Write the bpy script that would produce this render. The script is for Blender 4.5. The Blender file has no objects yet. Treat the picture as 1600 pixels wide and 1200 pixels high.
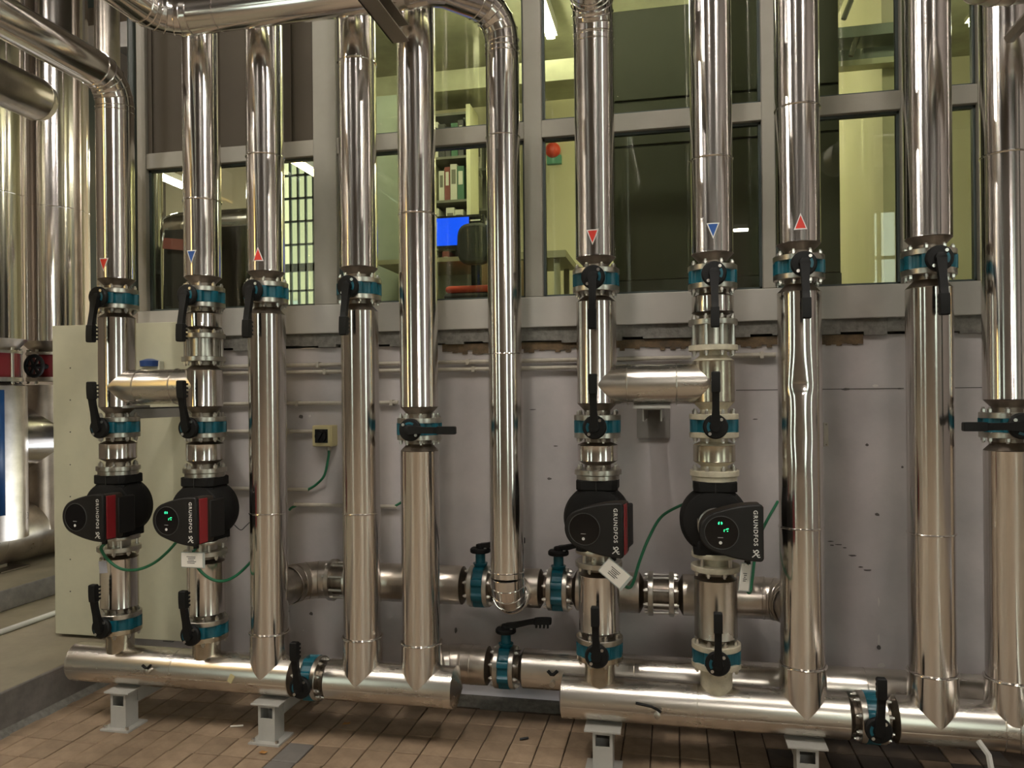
import bpy, bmesh, math, random
from mathutils import Vector, Matrix
random.seed(7)
S = bpy.context.scene
COL = S.collection
R = math.radians
PI = math.pi

# ------------------------------------------------------------------ camera
F, CX, CY, ROLL, YAW = 1200.0, 800.0, 618.0, 0.010, math.atan(0.21)
CAM = Vector((0.0, -3.82, 1.56))
RIGHT = Vector((math.cos(YAW), math.sin(YAW), 0)); FWD = Vector((-math.sin(YAW), math.cos(YAW), 0)); UP = Vector((0, 0, 1))
cd = bpy.data.cameras.new('camera'); co = bpy.data.objects.new('camera', cd); COL.objects.link(co)
cd.sensor_fit = 'HORIZONTAL'; cd.sensor_width = 36; cd.lens = F * 36 / 1600; cd.shift_y = (CY - 600) / 1600
cd.clip_start = 0.05; cd.clip_end = 200
xc = RIGHT * math.cos(ROLL) - UP * math.sin(ROLL); yc = RIGHT * math.sin(ROLL) + UP * math.cos(ROLL); zc = -FWD
co.matrix_world = Matrix(((xc.x, yc.x, zc.x, CAM.x), (xc.y, yc.y, zc.y, CAM.y), (xc.z, yc.z, zc.z, CAM.z), (0, 0, 0, 1)))
S.camera = co

def at(px, py, Y):
    """world point seen at a photo pixel on the wall-parallel plane y = Y"""
    u, v = px - CX, py - CY
    a, b = u - ROLL * v, v + ROLL * u
    d = FWD + RIGHT * (a / F) - UP * (b / F)
    return CAM + d * ((Y - CAM.y) / d.y)

# ------------------------------------------------------------------ world, exposure
S.view_settings.view_transform = 'Standard'; S.view_settings.look = 'None'
S.view_settings.gamma = 1.0; S.view_settings.use_curve_mapping = False
S.view_settings.exposure = 0.50
W = bpy.data.worlds.new('world'); S.world = W; W.use_nodes = True
W.node_tree.nodes['Background'].inputs[0].default_value = (0.86, 0.93, 1.0, 1)
W.node_tree.nodes['Background'].inputs[1].default_value = 3.8

# ------------------------------------------------------------------ materials
M = {}
def mat(name, col, rough=0.5, metal=0.0, var=0.0, scale=8.0, bump=0.0, bscale=60.0, col2=None, emit=None, estr=0.0, stretch=None, rvar=0.0, spec=0.5, rand=0.0, coat=0.0, aniso=None):
    m = bpy.data.materials.new(name); m.use_nodes = True
    nt = m.node_tree; N = nt.nodes; L = nt.links; b = N['Principled BSDF']
    b.inputs['Base Color'].default_value = (*col, 1); b.inputs['Roughness'].default_value = rough; b.inputs['Metallic'].default_value = metal
    b.inputs['Specular IOR Level'].default_value = spec
    if coat: b.inputs['Coat Weight'].default_value = coat
    tc = N.new('ShaderNodeTexCoord'); mp = N.new('ShaderNodeMapping'); L.new(tc.outputs['Object'], mp.inputs[0])
    if stretch: mp.inputs['Scale'].default_value = stretch
    if var or col2 or rvar:
        n = N.new('ShaderNodeTexNoise'); n.inputs['Scale'].default_value = scale; n.inputs['Detail'].default_value = 6
        n.inputs['Roughness'].default_value = 0.62
        L.new(mp.outputs[0], n.inputs['Vector'])
        r = N.new('ShaderNodeValToRGB'); r.color_ramp.elements[0].position = 0.36; r.color_ramp.elements[1].position = 0.66
        c2 = col2 or tuple(c * (1 - var) for c in col)
        r.color_ramp.elements[0].color = (*c2, 1); r.color_ramp.elements[1].color = (*col, 1)
        L.new(n.outputs['Fac'], r.inputs[0])
        out = r.outputs[0]
        if rand:
            oi = N.new('ShaderNodeObjectInfo'); hs = N.new('ShaderNodeHueSaturation'); mr = N.new('ShaderNodeMapRange')
            mr.inputs[3].default_value = 1 - rand; mr.inputs[4].default_value = 1 + rand
            L.new(oi.outputs['Random'], mr.inputs[0]); L.new(mr.outputs[0], hs.inputs['Value']); L.new(out, hs.inputs['Color']); out = hs.outputs[0]
        if var or col2: L.new(out, b.inputs['Base Color'])
        if rvar:
            mr2 = N.new('ShaderNodeMapRange'); mr2.inputs[3].default_value = max(0.02, rough - rvar); mr2.inputs[4].default_value = rough + rvar
            L.new(n.outputs['Fac'], mr2.inputs[0]); L.new(mr2.outputs[0], b.inputs['Roughness'])
    if bump:
        n2 = N.new('ShaderNodeTexNoise'); n2.inputs['Scale'].default_value = bscale; n2.inputs['Detail'].default_value = 3
        L.new(mp.outputs[0], n2.inputs['Vector'])
        bp = N.new('ShaderNodeBump'); bp.inputs['Strength'].default_value = bump; bp.inputs['Distance'].default_value = 0.01
        L.new(n2.outputs['Fac'], bp.inputs['Height']); L.new(bp.outputs[0], b.inputs['Normal'])
    if aniso:
        tg = N.new('ShaderNodeTangent'); tg.direction_type = 'RADIAL'; tg.axis = aniso[0]
        b.inputs['Anisotropic'].default_value = aniso[1]; b.inputs['Anisotropic Rotation'].default_value = aniso[2]; L.new(tg.outputs[0], b.inputs['Tangent'])
    if emit:
        b.inputs['Emission Color'].default_value = (*emit, 1); b.inputs['Emission Strength'].default_value = estr
    M[name] = m
    return m

mat('clad', (0.78, 0.745, 0.71), 0.15, 1.0, rvar=0.015, scale=5, bump=0.004, bscale=3, stretch=(1.0, 1.0, 0.10), aniso=('Z', 0.6, 0.25))
mat('clad_h', (0.72, 0.68, 0.62), 0.27, 1.0, var=0.2, rvar=0.05, scale=5, bump=0.006, bscale=4, stretch=(0.2, 1, 1))
mat('clad_dull', (0.70, 0.65, 0.56), 0.24, 1.0, col2=(0.54, 0.48, 0.37), rvar=0.08, scale=9, bump=0.01, bscale=9)
mat('clad_rear', (0.66, 0.60, 0.53), 0.30, 1.0, var=0.3, rvar=0.08, scale=6)
mat('steel', (0.62, 0.59, 0.53), 0.30, 1.0, var=0.25, scale=20, rvar=0.08)
mat('steel_dark', (0.27, 0.23, 0.19), 0.42, 1.0, var=0.3, scale=25)
mat('cream_steel', (0.62, 0.57, 0.44), 0.45, 0.25, var=0.25, scale=22)
mat('bolt', (0.66, 0.64, 0.60), 0.28, 1.0)
mat('teal', (0.003, 0.095, 0.135), 0.34, 0.0, var=0.25, scale=18)
mat('black_plastic', (0.006, 0.0055, 0.005), 0.48, spec=0.3, bump=0.05, bscale=200)
mat('black_grip', (0.004, 0.004, 0.004), 0.6, spec=0.3)
mat('epp_black', (0.006, 0.0055, 0.005), 0.7, spec=0.25, bump=0.12, bscale=260)
mat('pump_face', (0.011, 0.010, 0.0095), 0.5, spec=0.3, bump=0.04, bscale=300)
mat('pump_side', (0.024, 0.018, 0.013), 0.6, spec=0.3)
mat('pump_red', (0.22, 0.012, 0.016), 0.42)
mat('display', (0.004, 0.004, 0.005), 0.12)
mat('display_ring', (0.045, 0.045, 0.045), 0.35)
mat('white_print', (0.62, 0.61, 0.58), 0.6)
mat('grey_print', (0.35, 0.34, 0.33), 0.6)
mat('led_green', (0.02, 0.4, 0.12), 0.4, emit=(0.03, 1.0, 0.30), estr=1.6)
mat('paper', (0.70, 0.67, 0.61), 0.7)
mat('ink', (0.05, 0.05, 0.05), 0.8)
mat('sleeve', (0.35, 0.38, 0.36), 0.25)
mat('cable_green', (0.012, 0.135, 0.060), 0.45)
mat('wall_grey', (0.465, 0.428, 0.425), 0.62, col2=(0.375, 0.352, 0.352), scale=2.2, bump=0.12, bscale=22)
mat('patch_grey', (0.225, 0.21, 0.195), 0.7, var=0.2, scale=6)
mat('scuff', (0.09, 0.083, 0.078), 0.8)
mat('scuff_white', (0.50, 0.48, 0.45), 0.8)
mat('board', (0.50, 0.49, 0.36), 0.5, col2=(0.43, 0.42, 0.315), scale=3.0, bump=0.05, bscale=20)
mat('frame', (0.30, 0.28, 0.235), 0.48, var=0.1, scale=5)
mat('frame_white', (0.42, 0.40, 0.365), 0.5, var=0.08, scale=5)
mat('panel_brown', (0.075, 0.062, 0.045), 0.6, spec=0.2, var=0.12, scale=3)
mat('concrete', (0.20, 0.19, 0.17), 0.85, col2=(0.12, 0.115, 0.10), scale=30, bump=0.5, bscale=50)
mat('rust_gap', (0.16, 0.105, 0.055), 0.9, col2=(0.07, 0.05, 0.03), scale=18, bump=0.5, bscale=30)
mat('platform', (0.27, 0.235, 0.165), 0.75, col2=(0.20, 0.175, 0.125), scale=3.5, bump=0.1, bscale=40)
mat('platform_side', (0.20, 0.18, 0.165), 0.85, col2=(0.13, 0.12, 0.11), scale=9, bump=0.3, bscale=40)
mat('paver', (0.315, 0.228, 0.152), 0.6, col2=(0.215, 0.152, 0.100), scale=11, rand=0.13, bump=0.12, bscale=45)
mat('paver_wet', (0.085, 0.062, 0.042), 0.45, col2=(0.045, 0.033, 0.022), scale=9, rand=0.2)
mat('paver_repair', (0.17, 0.155, 0.14), 0.7, var=0.2, scale=12)
mat('mortar', (0.115, 0.085, 0.06), 0.9, var=0.3, scale=30)
mat('hall_floor', (0.33, 0.26, 0.185), 0.5, col2=(0.20, 0.155, 0.11), scale=0.9)
mat('hall_wall', (0.135, 0.11, 0.085), 0.8, var=0.15, scale=1.5)
mat('hall_wall_light', (0.26, 0.235, 0.225), 0.8, var=0.1, scale=1.5)
mat('hall_ceiling', (0.10, 0.085, 0.068), 0.9, var=0.2, scale=1)
mat('support_grey', (0.40, 0.39, 0.36), 0.5, var=0.12, scale=9)
mat('beam_brown', (0.20, 0.165, 0.13), 0.5, var=0.15, scale=7)
mat('dark_green', (0.035, 0.045, 0.038), 0.4)
mat('conduit', (0.46, 0.42, 0.35), 0.5, var=0.2, scale=14)
mat('beige_plastic', (0.52, 0.45, 0.24), 0.45)
mat('sticker_white', (0.72, 0.70, 0.68), 0.5)
mat('sticker_red', (0.62, 0.035, 0.020), 0.45)
mat('sticker_blue', (0.010, 0.075, 0.30), 0.45)
mat('room_wall', (0.66, 0.625, 0.43), 0.8, var=0.06, scale=1.5)
mat('room_floor', (0.22, 0.20, 0.13), 0.7)
mat('room_ceiling', (0.42, 0.42, 0.29), 0.9, col2=(0.30, 0.30, 0.21), scale=3)
mat('cabinet_olive', (0.058, 0.058, 0.036), 0.42, var=0.08, scale=3)
mat('cabinet_gap', (0.012, 0.012, 0.009), 0.6)
mat('cabinet_base', (0.075, 0.075, 0.07), 0.5)
mat('duct_grey', (0.30, 0.34, 0.29), 0.5, var=0.15, scale=4)
mat('shelf_grey', (0.17, 0.17, 0.13), 0.5)
mat('shelf_edge', (0.66, 0.66, 0.44), 0.5)
mat('binder_white', (0.60, 0.60, 0.50), 0.6)
mat('binder_dark', (0.06, 0.06, 0.06), 0.5)
mat('binder_green', (0.06, 0.16, 0.09), 0.5)
mat('binder_red', (0.20, 0.05, 0.04), 0.5)
mat('screen_blue', (0.0, 0.02, 0.2), 0.3, emit=(0.0, 0.075, 1.0), estr=0.9)
mat('chair_cloth', (0.030, 0.033, 0.030), 0.9, bump=0.1, bscale=200)
mat('chair_red', (0.55, 0.05, 0.02), 0.6)
mat('wood', (0.22, 0.16, 0.08), 0.5, var=0.3, scale=12, stretch=(1, 1, 0.1))
mat('desk_top', (0.30, 0.29, 0.20), 0.5)
mat('alarm_red', (0.70, 0.06, 0.03), 0.3)
mat('alarm_green', (0.10, 0.34, 0.24), 0.4)
mat('blue_paint', (0.006, 0.045, 0.14), 0.4, var=0.2, scale=6)
mat('valve_red', (0.11, 0.006, 0.008), 0.35)
mat('muntin', (0.045, 0.06, 0.055), 0.5)
mat('facade', (0.20, 0.185, 0.13), 0.8)
mat('facade_dark', (0.14, 0.16, 0.16), 0.5)
mat('far_wall', (0.62, 0.55, 0.42), 0.8)
mat('leaf', (0.42, 0.20, 0.05), 0.7)
mat('tube_lamp', (0.9, 0.9, 0.85), 0.4, emit=(1.0, 0.925, 0.83), estr=135.0)
mat('tube_lamp_warm', (0.9, 0.85, 0.7), 0.4, emit=(1.0, 0.74, 0.34), estr=34.0)
mat('streak_tube', (0.9, 0.8, 0.5), 0.4, emit=(1.0, 0.66, 0.20), estr=7.0)
mat('room_lamp', (0.9, 0.9, 0.7), 0.4, emit=(1.0, 0.95, 0.72), estr=42.0)
mat('lamp_body', (0.55, 0.55, 0.52), 0.5)
mat('black_rubber', (0.02, 0.02, 0.022), 0.6)
mat('grey_tag', (0.34, 0.34, 0.38), 0.6)
mat('blue_cap', (0.02, 0.06, 0.22), 0.4)

def glass_mat(name, tint):
    m = bpy.data.materials.new(name); m.use_nodes = True; nt = m.node_tree; N = nt.nodes; L = nt.links
    N.remove(N['Principled BSDF'])
    t = N.new('ShaderNodeBsdfTransparent'); t.inputs[0].default_value = (*tint, 1)
    g = N.new('ShaderNodeBsdfGlossy'); g.inputs['Roughness'].default_value = 0.01; g.inputs[0].default_value = (0.9, 0.9, 0.9, 1)
    fr = N.new('ShaderNodeFresnel'); fr.inputs[0].default_value = 1.5
    mx = N.new('ShaderNodeMixShader'); L.new(fr.outputs[0], mx.inputs[0]); L.new(t.outputs[0], mx.inputs[1]); L.new(g.outputs[0], mx.inputs[2])
    L.new(mx.outputs[0], N['Material Output'].inputs[0]); M[name] = m
glass_mat('glass', (0.93, 0.96, 0.86))

# ------------------------------------------------------------------ mesh helpers
def frame_z(d):
    d = Vector(d).normalized(); a = Vector((1, 0, 0)) if abs(d.x) < 0.9 else Vector((0, 1, 0))
    y = d.cross(a).normalized(); x = y.cross(d)
    return Matrix((x, y, d)).transposed()
AX = {'z': Matrix.Identity(3), 'x': Matrix(((0, 0, 1), (1, 0, 0), (0, 1, 0))), 'y': Matrix(((1, 0, 0), (0, 0, -1), (0, 1, 0)))}
# AX['x']: local z -> +x ; AX['y']: local z -> -y

class MB:
    def __init__(s): s.v = []; s.f = []; s.mi = []
    def add(s, vs, fs, m=0):
        o = len(s.v); s.v += [Vector(p) for p in vs]; s.f += [tuple(i + o for i in f) for f in fs]; s.mi += [m] * len(fs); return s
    def box(s, c, sz, rot=None, m=0):
        h = [q / 2 for q in sz]; vs = []
        for x in (-1, 1):
            for y in (-1, 1):
                for z in (-1, 1):
                    p = Vector((x * h[0], y * h[1], z * h[2]))
                    if rot: p = rot @ p
                    vs.append(Vector(c) + p)
        return s.add(vs, [(0, 1, 3, 2), (4, 6, 7, 5), (0, 4, 5, 1), (2, 3, 7, 6), (0, 2, 6, 4), (1, 5, 7, 3)], m)
    def bb(s, a, b, m=0):
        return s.box([(a[i] + b[i]) / 2 for i in range(3)], [abs(b[i] - a[i]) for i in range(3)], None, m)
    def lathe(s, prof, o=(0, 0, 0), ax='z', seg=40, cap=True, m=0):
        A = AX[ax] if isinstance(ax, str) else ax; o = Vector(o); vs = []; fs = []; n = len(prof)
        for r, z in prof:
            for k in range(seg):
                a = 2 * PI * k / seg; vs.append(o + A @ Vector((r * math.cos(a), r * math.sin(a), z)))
        for i in range(n - 1):
            for k in range(seg):
                k2 = (k + 1) % seg; fs.append((i * seg + k, i * seg + k2, (i + 1) * seg + k2, (i + 1) * seg + k))
        if cap:
            fs.append(tuple(range(seg - 1, -1, -1))); fs.append(tuple(range((n - 1) * seg, n * seg)))
        return s.add(vs, fs, m)
    def cyl(s, o, r, z0, z1, ax='z', seg=40, m=0): return s.lathe([(r, z0), (r, z1)], o, ax, seg, True, m)
    def ring(s, o, Rr, r, ax='z', seg=44, n=8):
        A = AX[ax] if isinstance(ax, str) else ax; o = Vector(o); vs = []; fs = []
        for k in range(seg):
            a = 2 * PI * k / seg
            for j in range(n):
                b = 2 * PI * j / n; rr = Rr + r * math.cos(b)
                vs.append(o + A @ Vector((rr * math.cos(a), rr * math.sin(a), r * math.sin(b))))
        for k in range(seg):
            for j in range(n):
                fs.append((k * n + j, ((k + 1) % seg) * n + j, ((k + 1) % seg) * n + (j + 1) % n, k * n + (j + 1) % n))
        return s.add(vs, fs)
    def tube(s, path, r, seg=10, split=False, cap=True):
        P = [Vector(p) for p in path]; n = len(P); T = []
        for i in range(n):
            a = (P[i] - P[i - 1]).normalized() if i else None; b = (P[i + 1] - P[i]).normalized() if i < n - 1 else None
            T.append(((a or b) + (b or a)).normalized())
        A = frame_z(T[0]); x = A.col[0].copy(); rings = []
        rr = r if isinstance(r, (list, tuple)) else [r] * n
        for i in range(n):
            t = T[i]; x = (x - t * x.dot(t)).normalized(); y = t.cross(x)
            k = 1.0
            rings.append([P[i] + (x * math.cos(2 * PI * j / seg) + y * math.sin(2 * PI * j / seg)) * rr[i] * k for j in range(seg)])
        for i in range(n - 1):
            if split or i == 0:
                base = len(s.v); s.v += rings[i] + rings[i + 1]; a0, b0 = base, base + seg
            else:
                a0 = b0; b0 = len(s.v); s.v += rings[i + 1]
            for j in range(seg):
                j2 = (j + 1) % seg; s.f.append((a0 + j, a0 + j2, b0 + j2, b0 + j)); s.mi.append(0)
        if cap:
            s.add(rings[0], [tuple(range(seg - 1, -1, -1))]); s.add(rings[-1], [tuple(range(seg))])
        return s
    def prism(s, poly, z0, z1, o=(0, 0, 0), A=None, m=0):
        A = A or Matrix.Identity(3); o = Vector(o); n = len(poly)
        vs = [o + A @ Vector((x, y, z)) for z in (z0, z1) for x, y in poly]
        fs = [tuple(range(n - 1, -1, -1)), tuple(range(n, 2 * n))] + [(i, (i + 1) % n, n + (i + 1) % n, n + i) for i in range(n)]
        return s.add(vs, fs, m)
    def mesh(s, name, mats, origin=(0, 0, 0), ang=35):
        o = Vector(origin); me = bpy.data.meshes.new(name)
        me.from_pydata([p - o for p in s.v], [], s.f)
        for m in (mats if isinstance(mats, (list, tuple)) else [mats]): me.materials.append(M[m] if isinstance(m, str) else m)
        me.polygons.foreach_set('material_index', s.mi); me.polygons.foreach_set('use_smooth', [True] * len(me.polygons))
        bm = bmesh.new(); bm.from_mesh(me); bmesh.ops.recalc_face_normals(bm, faces=bm.faces); bm.to_mesh(me); bm.free()
        me.set_sharp_from_angle(angle=R(ang)); me.update()
        return me
    def build(s, name, mats, parent=None, bevel=0, ang=35, label=None):
        org = parent.location if parent is not None and parent.parent is None else (gloc(parent) if parent is not None else (0, 0, 0))
        ob = bpy.data.objects.new(name, s.mesh(name, mats, org, ang)); COL.objects.link(ob)
        if parent is not None: ob.parent = parent
        if bevel:
            b = ob.modifiers.new('bevel', 'BEVEL'); b.width = bevel; b.segments = 2; b.limit_method = 'ANGLE'; b.angle_limit = R(40)
        if label: ob['label'] = label
        if name in ('bolts', 'stud_bolts', 'screws', 'rivets', 'anchor_bolts', 'print_lines', 'screen_text', 'indicator_lights', 'gore_seams', 'scuff_marks', 'bare_plaster_marks', 'printed_mark'): ob['kind'] = 'stuff'
        return ob
def gloc(o):
    v = Vector((0, 0, 0))
    while o is not None: v = v + o.location; o = o.parent
    return v
def tag(o, label, cat, group=None):
    o['label'] = label; o['category'] = cat
    if group: o['group'] = group
    return o
def thing(name, label, cat, loc, group=None):
    o = bpy.data.objects.new(name, None); COL.objects.link(o); o.location = loc; o.empty_display_size = 0.05
    return tag(o, label, cat, group)
def structure(o): o['kind'] = 'structure'; return o
def copy_tree(o, parent=None):
    c = o.copy(); COL.objects.link(c); c.parent = parent
    for ch in list(o.children): copy_tree(ch, c)
    return c
def arc(c, a, b, rad, n=8, t0=0.0, t1=PI / 2):
    return [Vector(c) + Vector(a) * rad * math.cos(t0 + (t1 - t0) * i / n) + Vector(b) * rad * math.sin(t0 + (t1 - t0) * i / n) for i in range(n + 1)]
def bez(p0, p1, p2, p3, n=16):
    p0, p1, p2, p3 = map(Vector, (p0, p1, p2, p3)); out = []
    for i in range(n + 1):
        t = i / n; out.append(p0 * (1 - t) ** 3 + p1 * 3 * t * (1 - t) ** 2 + p2 * 3 * t * t * (1 - t) + p3 * t ** 3)
    return out

# ------------------------------------------------------------------ key planes and sizes
YP = -0.56            # plane of the vertical pipes
YF = YP - 0.08        # their front surface
ZH, RH = 0.275, 0.0905  # front header height and radius
RP = 0.0845           # clad radius of the vertical pipes
XCURB = -3.075
XL = at(85, 700, 0).x         # left end of the lower wall
XWL = at(217, 400, 0).x       # left end of the window wall
XR = 2.6
Z_SILL0, Z_SILL1 = at(800, 513, 0).z, at(800, 466, 0).z
Z_TR0, Z_TR1 = at(800, 220, 0).z, at(800, 193, 0).z
ROOM_TOP = 4.5

# ------------------------------------------------------------------ hall shell (behind and around the camera)
HX0, HX1, HY0, HZ = -7.5, 4.6, -9.5, 6.4
fl = MB(); fl.bb((HX0, HY0, -0.06), (HX1, -2.0, 0.0)); fl.bb((XCURB, -2.0, -0.06), (HX1, 0.0, -0.012)); fl.bb((HX0, -2.0, -0.06), (XCURB, 6.5, -0.012))
floor = structure(fl.build('floor', 'hall_floor'))
floor.data.materials.append(M['mortar'])
for p in floor.data.polygons:
    if p.index >= 6: p.material_index = 1
structure(MB().bb((HX0, HY0, HZ), (HX1, 6.5, HZ + 0.1)).build('ceiling', 'hall_ceiling'))
def holed_wall(name, axis, pos, a0, a1, z0, z1, holes, th=0.2, m='hall_wall'):
    b = MB(); cur = a0
    def bx(p, q, r, s):
        if q - p < 1e-4 or s - r < 1e-4: return
        if axis == 'x': b.bb((p, pos, r), (q, pos + th, s))
        else: b.bb((pos, p, r), (pos + th, q, s))
    for h0, h1, k0, k1 in sorted(holes):
        bx(cur, h0, z0, z1); bx(h0, h1, z0, k0); bx(h0, h1, k1, z1); cur = h1
    bx(cur, a1, z0, z1)
    return structure(b.build(name, m))
bw = [(-6.4, -5.4, 0.3, 4.6), (2.7, 3.9, 0.7, 4.5)]
holed_wall('wall_back', 'x', HY0 - 0.2, HX0, HX1, 0, HZ, bw)
rw = [(-4.9, -3.9, 0.3, 5.0), (-7.6, -7.1, 0.3, 5.0)]
holed_wall('wall_right', 'y', HX1, HY0, 6.5, 0, HZ, rw, m='hall_wall_light')
lw = [(-6.6, -5.8, 0.6, 4.2)]
holed_wall('wall_left', 'y', HX0 - 0.2, HY0, 6.5, 0, HZ, lw)
ow = (at(440, 300, 6.5).x, at(500, 300, 6.5).x, at(470, 490, 6.5).z, at(470, 236, 6.5).z)
holed_wall('wall_far', 'x', 6.5, HX0, HX1, 0, HZ, [ow], m='far_wall')
b = MB(); n = 5      # barred window of the far bay
for i in range(n + 1):
    x = ow[0] + (ow[1] - ow[0]) * i / n; b.bb((x - 0.014, 6.52, ow[2]), (x + 0.014, 6.56, ow[3]))
for i in range(8):
    z = ow[2] + (ow[3] - ow[2]) * i / 7; h = 0.06 if i == 2 else 0.014; b.bb((ow[0], 6.52, z - h), (ow[1], 6.56, z + h))
w = structure(b.build('window_1', 'muntin')); MB().bb((ow[0], 6.535, ow[2]), (ow[1], 6.54, ow[3])).build('pane', 'glass', w)
wi = 1
for ax, pos, hs in (('x', HY0 - 0.1, bw), ('y', HX1 + 0.1, rw), ('y', HX0 - 0.1, lw)):
    for h0, h1, k0, k1 in hs:
        wi += 1; b = MB(); g = MB()
        def q(p, r, s, t, th, bb_):
            if ax == 'x': bb_.bb((p, pos - th, s), (r, pos + th, t))
            else: bb_.bb((pos - th, p, s), (pos + th, r, t))
        for i in range(3):
            c = h0 + (h1 - h0) * i / 2; q(c - 0.03, c + 0.03, k0, k1, 0.03, b)
        for i in range(6):
            c = k0 + (k1 - k0) * i / 5; q(h0, h1, c - 0.025, c + 0.025, 0.03, b)
        w = structure(b.build('window_%d' % wi, 'muntin'))
        q(h0, h1, k0, k1, 0.004, g); g.build('pane', 'glass', w)
# tube luminaires of the hall, in rows running away from the pipes
def luminaire(x, y0, y1, z, m, lab):
    t = thing('tube_luminaire', lab, 'lamp', (x, (y0 + y1) / 2, z), 'hall tube luminaires')
    MB().bb((x - 0.08, y0, z), (x + 0.08, y1, z + 0.07)).build('housing', 'lamp_body', t)
    MB().bb((x - 0.05, y0 + 0.03, z - 0.03), (x + 0.05, y1 - 0.03, z)).build('diffuser', m, t)
    for y in (y0 + 0.2, y1 - 0.2): MB().cyl((x, y, 0), 0.006, z + 0.07, HZ, seg=6).build('suspension_rod', 'steel_dark', t)
luminaire(-0.35, -4.5, -2.9, 5.9, 'tube_lamp', 'suspended white tube luminaire of the hall above the camera')
luminaire(2.3, -4.5, -2.9, 5.9, 'tube_lamp', 'suspended white tube luminaire of the hall right of the camera')
luminaire(-2.9, -4.5, -2.9, 5.9, 'tube_lamp', 'suspended white tube luminaire of the hall left of the camera')
luminaire(-5.6, -4.5, -2.9, 5.9, 'tube_lamp', 'suspended white tube luminaire of the hall far left of the camera')
t = thing('tube_luminaire', 'single crosswise tube luminaire at the rear of the hall', 'lamp', (1.3, -8.0, 4.0), 'hall tube luminaires')
MB().bb((0.75, -8.05, 4.0), (1.95, -7.95, 4.06)).build('housing', 'lamp_body', t); MB().bb((0.78, -8.03, 3.97), (1.92, -7.97, 4.0)).build('diffuser', 'tube_lamp', t)
for xx in (0.95, 1.75): MB().cyl((xx, -8.0, 0), 0.006, 4.06, HZ, seg=6).build('suspension_rod', 'steel_dark', t)
luminaire(-5.9, 2.9, 4.7, 4.2, 'tube_lamp', 'white tube luminaire over the far left bay')
luminaire(-4.4, 4.2, 5.6, 4.4, 'tube_lamp_warm', 'warm tube luminaire over the far bay')
# upright warm tube lamp on a post, left of the camera: form invented to draw the yellow streak on every pipe
t = thing('streak_lamp', 'unseen warm tube lamp left of the camera, upright form invented for the yellow streak', 'lamp', (-4.0, -2.85, 0))
MB().bb((-4.07, -2.98, 0), (-3.97, -2.90, 3.7)).build('post', 'steel_dark', t)
MB().cyl((-3.97, -2.85, 0), 0.06, 2.0, 3.6, seg=20).build('tube', 'streak_tube', t)

# ------------------------------------------------------------------ pavers, curb, platform
pv_l, pv_w, gap = 0.172, 0.1235, 0.006
pm = MB().bb((-(pv_w - gap) / 2, -(pv_l - gap) / 2, -0.03), ((pv_w - gap) / 2, (pv_l - gap) / 2, 0.0)).mesh('paver', 'paver')
bm = bmesh.new(); bm.from_mesh(pm); bmesh.ops.bevel(bm, geom=[e for e in bm.edges if all(v.co.z > -0.001 for v in e.verts)], offset=0.003, segments=1, affect='EDGES'); bm.to_mesh(pm); bm.free()
pm2 = pm.copy(); pm2.materials.clear(); pm2.materials.append(M['paver_repair'])
pm3 = pm.copy(); pm3.materials.clear(); pm3.materials.append(M['paver_wet'])
cols = int((1.45 - XCURB) / pv_w)
npv = 0
for i in range(cols):
    x = XCURB + pv_w * (i + 0.5)
    ylo = -1.2 if x < -1.6 else -0.98
    y = -0.11 - (0.5 if i % 2 else 1.0) * pv_l * 0.5 - (pv_l * 0.25 if i % 2 else 0)
    while y > ylo:
        wet = x > 0.42 + 0.25 * math.sin(i * 2.1 + y * 9) and y > -0.72 and random.random() < 0.85
        rep = (abs(x + 1.62) < 0.07 and -0.90 < y < -0.66)
        o = bpy.data.objects.new('paver', pm2 if rep else (pm3 if wet else pm)); COL.objects.link(o); o.parent = floor
        o.location = (x, y, random.uniform(-0.0025, 0.0015)); o.rotation_euler = (random.uniform(-.004, .004), random.uniform(-.006, .006), random.uniform(-.006, .006)); npv += 1
        y -= pv_l
# pavers nearer the camera than the picture edge are continued by the slab in the floor mesh
structure(MB().bb((XCURB, -2.0, -0.012), (HX1, -1.22, -0.0015)).build('floor_edge', 'hall_floor'))
b = MB()
n = 40
for i in range(n):   # mortar fillet at the foot of the wall
    x0 = XCURB + (HX1 - XCURB) * i / n; x1 = XCURB + (HX1 - XCURB) * (i + 1) / n; w = 0.085 + random.uniform(-0.012, 0.012)
    b.prism([(0, 0), (-w, 0), (-w * 0.8, 0.014), (0, 0.034)], x0, x1, (0, 0, -0.01), Matrix(((0, 0, 1), (1, 0, 0), (0, 1, 0))))
structure(b.build('trim_1', 'concrete'))
b = MB()
for i in range(18):
    y0 = -3.4 + i * 0.2; w = 0.03 + random.uniform(-0.008, 0.01)
    b.prism([(0, 0), (w, 0), (0, 0.03)], 0, 0.2, (XCURB, y0 + 0.2, -0.004), Matrix(((1, 0, 0), (0, 0, -1), (0, 1, 0))))
structure(b.build('trim_2', 'concrete'))
ZPL = 0.205
b = MB(); b.bb((HX0, -3.4, -0.01), (XCURB, 6.5, ZPL))
pl = b.build('floor_platform', ['platform', 'platform_side'], bevel=0.012); structure(pl)
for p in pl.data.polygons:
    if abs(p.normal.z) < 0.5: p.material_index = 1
b = MB(); XPL = -4.22
b.bb((HX0, 0.15, ZPL), (XPL, 6.5, ZPL + 0.14))
pl2 = structure(b.build('floor_plinth', ['platform', 'platform_side'], bevel=0.01))
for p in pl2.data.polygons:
    if abs(p.normal.z) < 0.5: p.material_index = 1

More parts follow.
